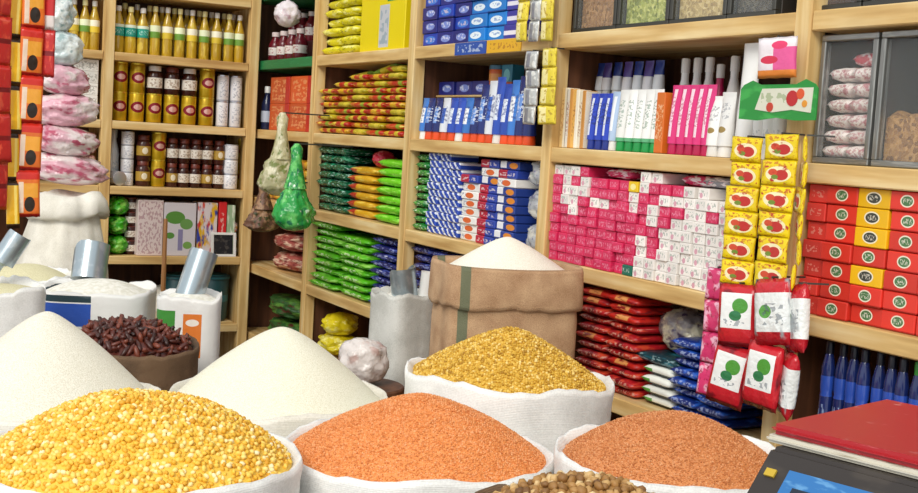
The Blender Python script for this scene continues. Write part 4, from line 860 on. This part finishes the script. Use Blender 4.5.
thing('cuffed_sack', 'tall cream sack with turned-down cuff beneath pink bags', 'sack', None, [('sack', cuffed())], (pE.x, pE.y, 0), .4)
def scoop(name, lab, p, r, L, tilt, rz, mat=STEEL, handle=True):
    n = 20; V = []; Fc = []
    for rr in (r, r - .003):
        for z, k in ((0, .0), (L * .25, .0), (L, .0)):
            for i in range(n):
                a = 2 * math.pi * i / n; cut = 0
                if z == L: cut = -.45 * L * max(0, math.sin(a)) ** 1.5
                V.append((rr * math.cos(a), rr * math.sin(a), z + cut))
    for b in (0, 3):
        for k in range(2):
            for i in range(n):
                q = [(b + k) * n + i, (b + k) * n + (i + 1) % n, (b + k + 1) * n + (i + 1) % n, (b + k + 1) * n + i]
                Fc.append(q if b == 0 else q[::-1])
    for i in range(n): Fc.append([2 * n + i, 2 * n + (i + 1) % n, 5 * n + (i + 1) % n, 5 * n + i])
    Fc.append(list(range(n))[::-1])
    P = [('scoop_bowl', mk('scoop', V, Fc, mat, 40)), ('handle', lathe(((.011, -.09), (.013, -.085), (.011, -.01), (.02, .0)), mat, 10))]
    thing(name, lab, 'scoop', 'steel scoops', P, p, 0, rot=(tilt[0], tilt[1], rz))
scoop('steel_scoop', 'blue grey steel scoop standing in the narrow printed bag', PD(187, 303, 3.85), .046, .175, (-.1, .32, 0), .0)
scoop('steel_scoop', 'dented steel scoop resting in the blue banded bag', PD(88, 280, 4.2), .06, .13, (-.15, .3, 0), .6)
scoop('steel_scoop', 'bluish steel scoop at the far left edge', PD(2, 262, 3.64), .036, .1, (.2, .5, 0), .3)
thing('wooden_stick', 'thin brown stick standing in the blue banded bag', 'stick', None, [('s', lathe(((.008, 0), (.0085, .01), (.007, .24), (.005, .245)), pm('brown_stick', '#8a5c2c', [], .6), 8))], PD(163, 291, 4.05))
# slim white bag with scoop, crumpled bag, by the green packs
cG = PD(404, 291, 3.85)
s_ = thing('flour_sack', 'slim pale woven bag left of the jute sugar sack', 'sack', 'white bags at the left', [('sack', sack_mesh('sack', .088, cG.z, weave_mat('grey_white_woven', '#b9b8b0', '#d9d8d1', 260), 31, sq=.35, rimw=.015, fold=.03))], (cG.x, cG.y, 0), .2)
g = ob('flour', heap_mesh('flour', .08, .015, FLOUR, 2, 0, None, seed=31, sq=.35), None, (cG.x, cG.y, cG.z - .02), (0, 0, .2)); tag(g, 'pale flour inside the slim woven bag', 'flour', None, 'stuff')
scoop('steel_scoop', 'small grey steel scoop standing in the slim pale bag', PD(405, 298, 3.83), .042, .1, (.0, -.18, 0), .2)
thing('paper_roll', 'white paper cone tucked behind the scoop in the slim bag', 'paper', None, [('c', lathe(((.02, 0), (.03, .09), (.028, .09), (.018, .002)), WC, 14))], PD(424, 300, 3.83), 0, rot=(.1, .15, 0))
pW = PD(362, 384, 3.5)
thing('crumpled_bag', 'crumpled white polythene bag between rice mound and slim bag', 'bag', None, [('b', blob('bag', .07, .065, .135, pm('dull_white_polythene', '#d8cfca', [('n', 2.5, .6, '#c0a49c')], .25, crinkle=.6), 6, .2, 5, flat=1))], (pW.x, pW.y, pW.z))
thing('stool', 'low round wooden stool under the crumpled white bag', 'stool', None, [('seat', lathe(((.12, 0), (.125, .005), (.125, .03), (.12, .035)), DWOOD, 24), (0, 0, -.036))] + [('leg', lathe(((.016, -pW.z), (.02, -.036)), DWOOD, 8), (.08 * math.cos(a), .08 * math.sin(a), 0)) for a in (.8, 2.37, 3.94, 5.5)], (pW.x, pW.y, pW.z))

# ------------------------------------------------------------------ hanging strips and rails
ROPE = pm('jute_string', '#8a7350', [], .8)
def rail(Y, lab, x0=-.45, x1=1.99, z=2.39):
    o = ob('hanging_rail', None, None, (x0, Y, 0)); tag(o, lab, 'rail')
    for nm, b in (('rail_bar', (0, x1 - x0, -.018, .018, z - .018, z + .018)), ('rail_post', (-.02, .02, -.02, .02, 0, z - .018))):
        bm = bmesh.new(); add_box(bm, *b); ob(nm, bm_mesh(nm, bm, WOOD[0] if nm == 'rail_bar' else WOOD[2]), o)
rail(3.36, 'overhead timber rail carrying the red and yellow sachet strips'); rail(5.03, 'overhead timber rail carrying the pink bags')
@cached
def sachet(w, h, t, mat, seed=0):
    base = pouch(h, w, t, mat, seed, crimp=.12); me = base.copy()
    V = np.empty(len(me.vertices) * 3); me.vertices.foreach_get('co', V); V = V.reshape(-1, 3)
    me.vertices.foreach_set('co', np.stack([V[:, 1], t / 2 - V[:, 2], -V[:, 0] - h / 2], 1).reshape(-1)); me.update()
    bm = bmesh.new(); bm.from_mesh(me); bmesh.ops.recalc_face_normals(bm, faces=bm.faces[:]); bm.to_mesh(me); bm.free(); return me
def strip(name, lab, cat, grp, top, n, w, h, mats, rz, cord=0., t=.012, sway=.0, hook=None, roll=.04):
    o = ob(name, None, None, top, (0, 0, rz)); tag(o, lab, cat, grp)
    for k in range(n):
        m = mats[k % len(mats)]
        ob('sachet', sachet(w, h * 1.02, t, m, k % 3), o, (sway * k + rnd.uniform(-.002, .002), rnd.uniform(-.003, .003), -k * h), (rnd.uniform(-.06, .06), rnd.uniform(-roll, roll), rnd.uniform(-.16, .16)))
    if cord: ob('string', lathe(((.0018, -.01), (.0018, cord)), ROPE, 6), o)
    if hook:
        bm = bmesh.new(); add_box(bm, -.002, .002, 0, hook, .0, .004); ob('hook', bm_mesh('hook', bm, DFR), o)
    return o
# left edge
LR = pm('red_sachet_print', '#c22a26', [('n', 3, .6, '#e0563c'), ('r', 0, 1, .45, .55, '#7e1418')], .28, crinkle=.2)
LO = pm('orange_sachet_print', '#e8742a', [('r', 0, 1, .8, 1, '#cf2a1c'), ('r', .1, .9, .42, .72, '#f2a83a'), ('e', .55, .28, .22, .16, '#2a2018'), ('r', .1, .3, .1, .75, '#f2d8c0'), ('r', 0, 1, 0, .08, '#c42a1c')], .28, crinkle=.2)
LY = pm('golden_sachet_print', '#f0b61a', [('r', 0, 1, 0, .1, '#3a2412'), ('r', 0, 1, .9, 1, '#3a2412'), ('r', .6, .8, .1, .9, '#f8da6a')], .28, crinkle=.2)
def leftstrip(px, ytop_z, n, w, h, mats, rz, lab, Y=3.36):
    x = xB(px, 1.5, Y); strip('sachet_strip', lab, 'sachets', 'sachet strips at the left edge', Vector((x, Y, ytop_z)), n, w, h, mats, rz, cord=2.375 - ytop_z)
leftstrip(1, 1.95, 6, .06, .125, [LR], .5, 'hanging strip of dark red sachets at the far left edge', 3.32)
leftstrip(14, 1.9, 6, .034, .125, [LY], .2, 'hanging strip of slim golden sachets with dark ends', 3.36)
leftstrip(31, 1.93, 6, .062, .125, [LO], .1, 'hanging strip of orange and red packets with dark picture', 3.36)
leftstrip(46, 1.93, 3, .04, .125, [LR, pm('white_red_sachet', '#e8ded8', [('r', 0, 1, .3, .7, '#c22a2a')], .3)], -.5, 'hanging strip of narrow red and white sachets', 3.37)
# pink bags on a cord
PKB = pm('pink_puff_bag', '#d9a8b4', [('n', 1.6, .52, '#e6d8d6'), ('n', 3.4, .6, '#b8566e')], .22, crinkle=.5)
WPB = pm('pale_blue_puff_bag', '#cfdcdc', [('n', 2, .55, '#e9eeea'), ('n', 4, .62, '#9ab0b0')], .2, crinkle=.5)
pcol = Vector((xB(64, 1.5, 5.0), 5.0, 1.13)); pc = ob('puffy_bag_string', None, None, pcol); tag(pc, 'column of pink and pale blue puffy bags strung above the cuffed sack', 'bags')
zz = .05
for k, (w_, h_, m, dx) in enumerate([(.29, .125, PKB, .02), (.25, .12, PKB, .0), (.24, .135, PKB, .01), (.2, .12, PKB, -.015), (.17, .14, WPB, -.03), (.14, .15, WPB, -.045), (.13, .14, WPB, -.05)]):
    ob('puffy_bag', blob('bag', w_ / 2, .085, h_, m, 70 + k, .22, 6, sub=4, flat=1), pc, (dx, 0, zz), (rnd.uniform(-.1, .1), rnd.uniform(-.15, .15), 0)); zz += h_ * .94
ob('string', lathe(((.002, zz - .02), (.002, 2.375 - 1.13)), ROPE, 6), pc, (-.05, 0.03, 0))
# yellow spice sachets in front of the near post
YS = pm('yellow_spice_sachet', '#ecd012', [('e', .52, .45, .36, .3, '#f0e6b8'), ('e', .6, .42, .2, .2, '#bf2a22'), ('e', .36, .52, .13, .13, '#cf4a26'), ('e', .42, .34, .1, .09, '#6f8a2a'), ('n', 6, .64, '#b8301e'), ('t', .12, .88, .74, .92, '#b01c1c', 9, 8), ('t', .2, .8, .06, .16, '#b8901c', 9, 8)], .28, vary=.06, crinkle=.15)
def rstrip(px, py, X, n, w, h, mats, rz, lab, name='sachet_strip', grp='yellow spice sachet strips', t=.012, sway=0., hook=True, roll=.04):
    q = ray(px, py) * X / ray(px, py)[0]; p = Vector((q[0], q[1], q[2] + EYE))
    return strip(name, lab, 'sachets', grp, p, n, w, h, mats, RZ + rz, 0, t, sway, (2.0 - X) if hook else None, roll)
rstrip(748, 137, 1.93, 6, .088, .058, [YS], .25, 'left strip of yellow spice sachets hanging at the near post')
rstrip(782, 134, 1.92, 6, .092, .058, [YS], .15, 'middle and widest strip of yellow spice sachets at the near post')
rstrip(807, 136, 1.94, 6, .078, .057, [YS], -.65, 'right strip of yellow spice sachets turned sideways')
# red and white detergent sachets below them
RW1 = pm('red_white_detergent_sachet', '#c8202c', [('n', 2.2, .62, '#7c1220'), ('r', .12, .9, .3, .86, '#eef0ee'), ('e', .62, .66, .2, .12, '#4f9a3a'), ('e', .5, .5, .16, .08, '#2f7a4c'), ('t', .2, .8, .34, .44, '#5a6a78', 8, 14), ('r', 0, 1, .0, .08, '#8c1420')], .25, vary=.05, crinkle=.3)
RW2 = pm('white_red_detergent_sachet', '#e9ecea', [('r', 0, 1, .78, 1, '#c4202c'), ('r', 0, 1, 0, .2, '#b81c28'), ('e', .4, .5, .18, .1, '#5aa044'), ('t', .3, .9, .3, .62, '#4d5a66', 6, 12), ('n', 2, .64, '#9aa0a4')], .2, vary=.05, crinkle=.5)
PKS = pm('pink_sachet_print', '#d83a72', [('n', 3, .56, '#f0b8cc'), ('n', 6, .62, '#a8174a')], .28, crinkle=.3)
rstrip(718, 268, 1.93, 4, .055, .078, [PKS], .3, 'narrow pink sachet strip left of the red detergent sachets', grp='detergent sachet strips')
rstrip(740, 284, 1.915, 2, .1, .145, [RW1], .22, 'left strip of red detergent sachets with green leaf', grp='detergent sachet strips', t=.03, roll=.22)
rstrip(772, 278, 1.9, 2, .1, .148, [RW2, RW1], .0, 'middle strip of white and red detergent sachets', grp='detergent sachet strips', t=.035, roll=.22)
rstrip(799, 284, 1.93, 2, .09, .15, [RW2], -.35, 'right strip of white and red detergent sachets by tea', grp='detergent sachet strips', t=.035, roll=.22)
# strips on the farther post
SIL = pm('silver_sachet_print', '#c2c4c2', [('n', 3, .56, '#eeeee8'), ('r', .2, .5, .1, .9, '#8f9098')], .22, .3, crinkle=.3)
YS2 = pm('pale_yellow_sachet_print', '#dfca3c', [('r', .1, .5, .12, .9, '#efe3a0'), ('n', 5, .6, '#b99a26')], .28, crinkle=.2)
rstrip(533, 51, 1.95, 4, .07, .056, [SIL], .1, 'silver grey sachet strip on the farther post', grp='sachet strips on the farther post')
rstrip(551, 48, 1.95, 4, .078, .057, [YS2], .1, 'pale yellow sachet strip beside the silver strip', grp='sachet strips on the farther post')
rstrip(528, -60, 1.94, 5, .06, .062, [YS2], .1, 'yellow sachet strip hanging beside the detergent cartons', grp='sachet strips on the farther post')
rstrip(540, -62, 1.94, 5, .06, .062, [SIL], .1, 'silver sachet strip at the top edge between yellow strips', grp='sachet strips on the farther post')
rstrip(553, -64, 1.94, 5, .06, .062, [YS2], .1, 'yellow sachet strip at the top edge right of silver', grp='sachet strips on the farther post')
# pink card packet and green banner at the near post
PCK = pm('pink_packet_print', '#efe6ea', [('r', .45, 1, .1, .75, '#e25a96'), ('r', .0, 1, 0, .2, '#e88a3a'), ('e', .35, .45, .22, .1, '#d02a4a'), ('e', .6, .8, .2, .1, '#e03a6a')], .28, crinkle=.2)
rstrip(778, 37, 1.94, 1, .105, .092, [PCK], .1, 'pink and white packet hanging above the green banner', grp=None, t=.02)
def banner():
    a, b = yR(741, 1.6, 1.95), yR(818, 1.6, 1.95); w = abs(a - b); zc = EYE + (ray(778, 102) * 1.95 / ray(778, 102)[0])[2]; h = .08
    out = [(-w / 2, -h / 2)] + [(-w / 2 + w * t, -h / 2 - .004 * math.sin(t * 9)) for t in (.25, .5, .75)] + [(w / 2, -h / 2), (w / 2, h / 2 - .01)]
    for i in range(9):
        t = i / 8; ear = .011 * (math.exp(-((t - .12) / .05) ** 2) + math.exp(-((t - .86) / .05) ** 2))
        out.append((w / 2 - .01 - t * (w - .02), h / 2 + ear))
    out.append((-w / 2, h / 2 - .01)); n = len(out)
    V = [(x, -.0015, z) for x, z in out] + [(x, .0015, z) for x, z in out]
    Fc = [list(range(n))[::-1], list(range(n, 2 * n))] + [[i, (i + 1) % n, n + (i + 1) % n, n + i] for i in range(n)]
    Fc[0] = list(range(n)); Fc[1] = list(range(n, 2 * n))[::-1]
    pan = [(-w * .28, -h * .22), (-w * .05, -h * .3), (w * .2, -h * .22), (w * .44, -h * .3), (w * .45, h * .4), (-w * .2, h * .38)]
    m = len(pan); V2 = [(x, -.003, z) for x, z in pan] + [(x, -.0016, z) for x, z in pan]
    F2 = [list(range(m)), list(range(m, 2 * m))[::-1]] + [[i, (i + 1) % m, m + (i + 1) % m, m + i] for i in range(m)]
    P = [('card', mk('card', V, Fc, pm('green_banner', '#1f8a34', [('n', 3, .6, '#3aa848')], .3))), ('pale_panel', mk('panel', V2, F2, pm('pale_panel', '#e6e6d2', [('t', .1, .7, .4, .8, '#8aa06a', 10, 4)], .35)))]
    for x, z, r, c in ((-.02, -.012, .011, '#c8402a'), (w * .2, .008, .018, '#c4262a'), (w * .3, .018, .012, '#d8552a'), (w * .36, -.004, .008, '#d8902a')):
        disc = lathe(((.0, 0.0), (r, 0.0), (r, .0012), (.0, .0015)), pm('fruit_' + c[1:], c, [], .35), 14, caps=False).copy(); disc.transform(Matrix.Rotation(math.pi / 2, 4, 'X')); P.append(('printed_fruit', disc, (x, -.003, z)))
    bm = bmesh.new(); add_box(bm, -.002, .002, 0.002, .05, -.002, .002); P.append(('hook', bm_mesh('hook', bm, DFR), (0, 0, h * .3)))
    thing('banner', 'green shop banner card with pale panel and red fruit, at the near post', 'banner', None, P, Vector((1.95, (a + b) / 2, zc)), RZ)
banner()

# ------------------------------------------------------------------ weighing scale on its counter
def scale():
    z = EYE - .318; L = Vector((1.022, 1.072, 0)); rz = math.radians(15)
    u = Vector((math.cos(rz), math.sin(rz), 0)); v = Vector((math.sin(rz), -math.cos(rz), 0))       # u to the far right, v towards the camera
    c = L + u * .148 + v * .16; o = ob('weighing_scale', None, None, (c.x, c.y, z - .14), (0, 0, rz)); tag(o, 'weighing scale with red platform and dark body showing a blue display', 'scale')
    def P(n, m, b, bev=.004, par=o):
        bm = bmesh.new(); add_box(bm, *b); bmesh.ops.bevel(bm, geom=bm.edges[:], offset=bev, segments=2, affect='EDGES'); return ob(n, bm_mesh(n, bm, m, 40), par)
    red = pm('worn_red_laminate', '#b3222a', [('n', 7, .7, '#d07a78'), ('n', 16, .72, '#cf8a86')], .35)
    P('platform', red, (-.145, .145, -.158, .158, .128, .141), .006)
    P('platform_rim', pm('cream_rim', '#d9d3c2', [('n', 6, .62, '#a89f8a')], .4), (-.148, .148, -.161, .161, .118, .1275))
    dark = pm('dark_scale_body', '#2e2723', [('n', 4, .62, '#3d352e')], .4)
    # sloping body: wedge along local y, panel facing local -x
    V = []; 
    for y in (-.17, .145):
        V += [(-.245, y, 0), (.14, y, 0), (.14, y, .117), (-.16, y, .117), (-.245, y, .03)]
    Fc = [[0, 1, 2, 3, 4][::-1], [5, 6, 7, 8, 9]] + [[i, (i + 1) % 5, 5 + (i + 1) % 5, 5 + i] for i in range(5)]
    body = ob('body', mk('body', V, Fc, dark), o)
    bm = bmesh.new(); bm.from_mesh(body.data); bmesh.ops.recalc_face_normals(bm, faces=bm.faces[:]); bmesh.ops.bevel(bm, geom=bm.edges[:], offset=.005, segments=2, affect='EDGES'); bm.to_mesh(body.data); bm.free()
    # display on the sloping panel (between (-.185,.117) and (-.27,.03))
    e = Vector((-.085, 0, -.087)).normalized(); nrm = Vector((-.087, 0, .085)).normalized()
    def slab(n, m, y0, y1, t0, t1, lift, th, par=o):
        b0 = Vector((-.16, 0, .117)); pts = []
        for l in (lift, lift + th):
            for (t, y) in ((t0, y0), (t0, y1), (t1, y1), (t1, y0)): pts.append(b0 + e * t + nrm * l + Vector((0, y, 0)))
        me = mk(n, pts, [[3, 2, 1, 0], [4, 5, 6, 7], [0, 1, 5, 4], [1, 2, 6, 5], [2, 3, 7, 6], [3, 0, 4, 7]], m)
        bm = bmesh.new(); bm.from_mesh(me); bmesh.ops.recalc_face_normals(bm, faces=bm.faces[:]); bm.to_mesh(me); bm.free()
        return ob(n, me, par)
    dsp = slab('display', pm('blue_display_bezel', '#2b6fae', [('n', 5, .6, '#5a93c4')], .3), -.06, .105, .026, .1, .0, .003)
    slab('display_window', pm('dark_display', '#1a2436', [], .12), -.045, .09, .048, .092, .003, .0015, dsp)
    slab('button', pm('yellow_mark', '#b99a2a', [], .4), .12, .133, .03, .04, .0, .003)
    return c, z - .14
sc, szz = scale()
cnt = ob('counter_table', None, None, (sc.x + .02, sc.y - .03, 0), (0, 0, math.radians(13))); tag(cnt, 'small timber counter table under the weighing scale', 'table')
bm = bmesh.new(); add_box(bm, -.25, .3, -.3, .2, szz - .04, szz - .001); ob('table_top', bm_mesh('table_top', bm, DWOOD), cnt)
for sx in (-.22, .27):
    for sy in (-.27, .17):
        bm = bmesh.new(); add_box(bm, sx - .02, sx + .02, sy - .02, sy + .02, 0, szz - .04); ob('leg', bm_mesh('leg', bm, DWOOD), cnt)
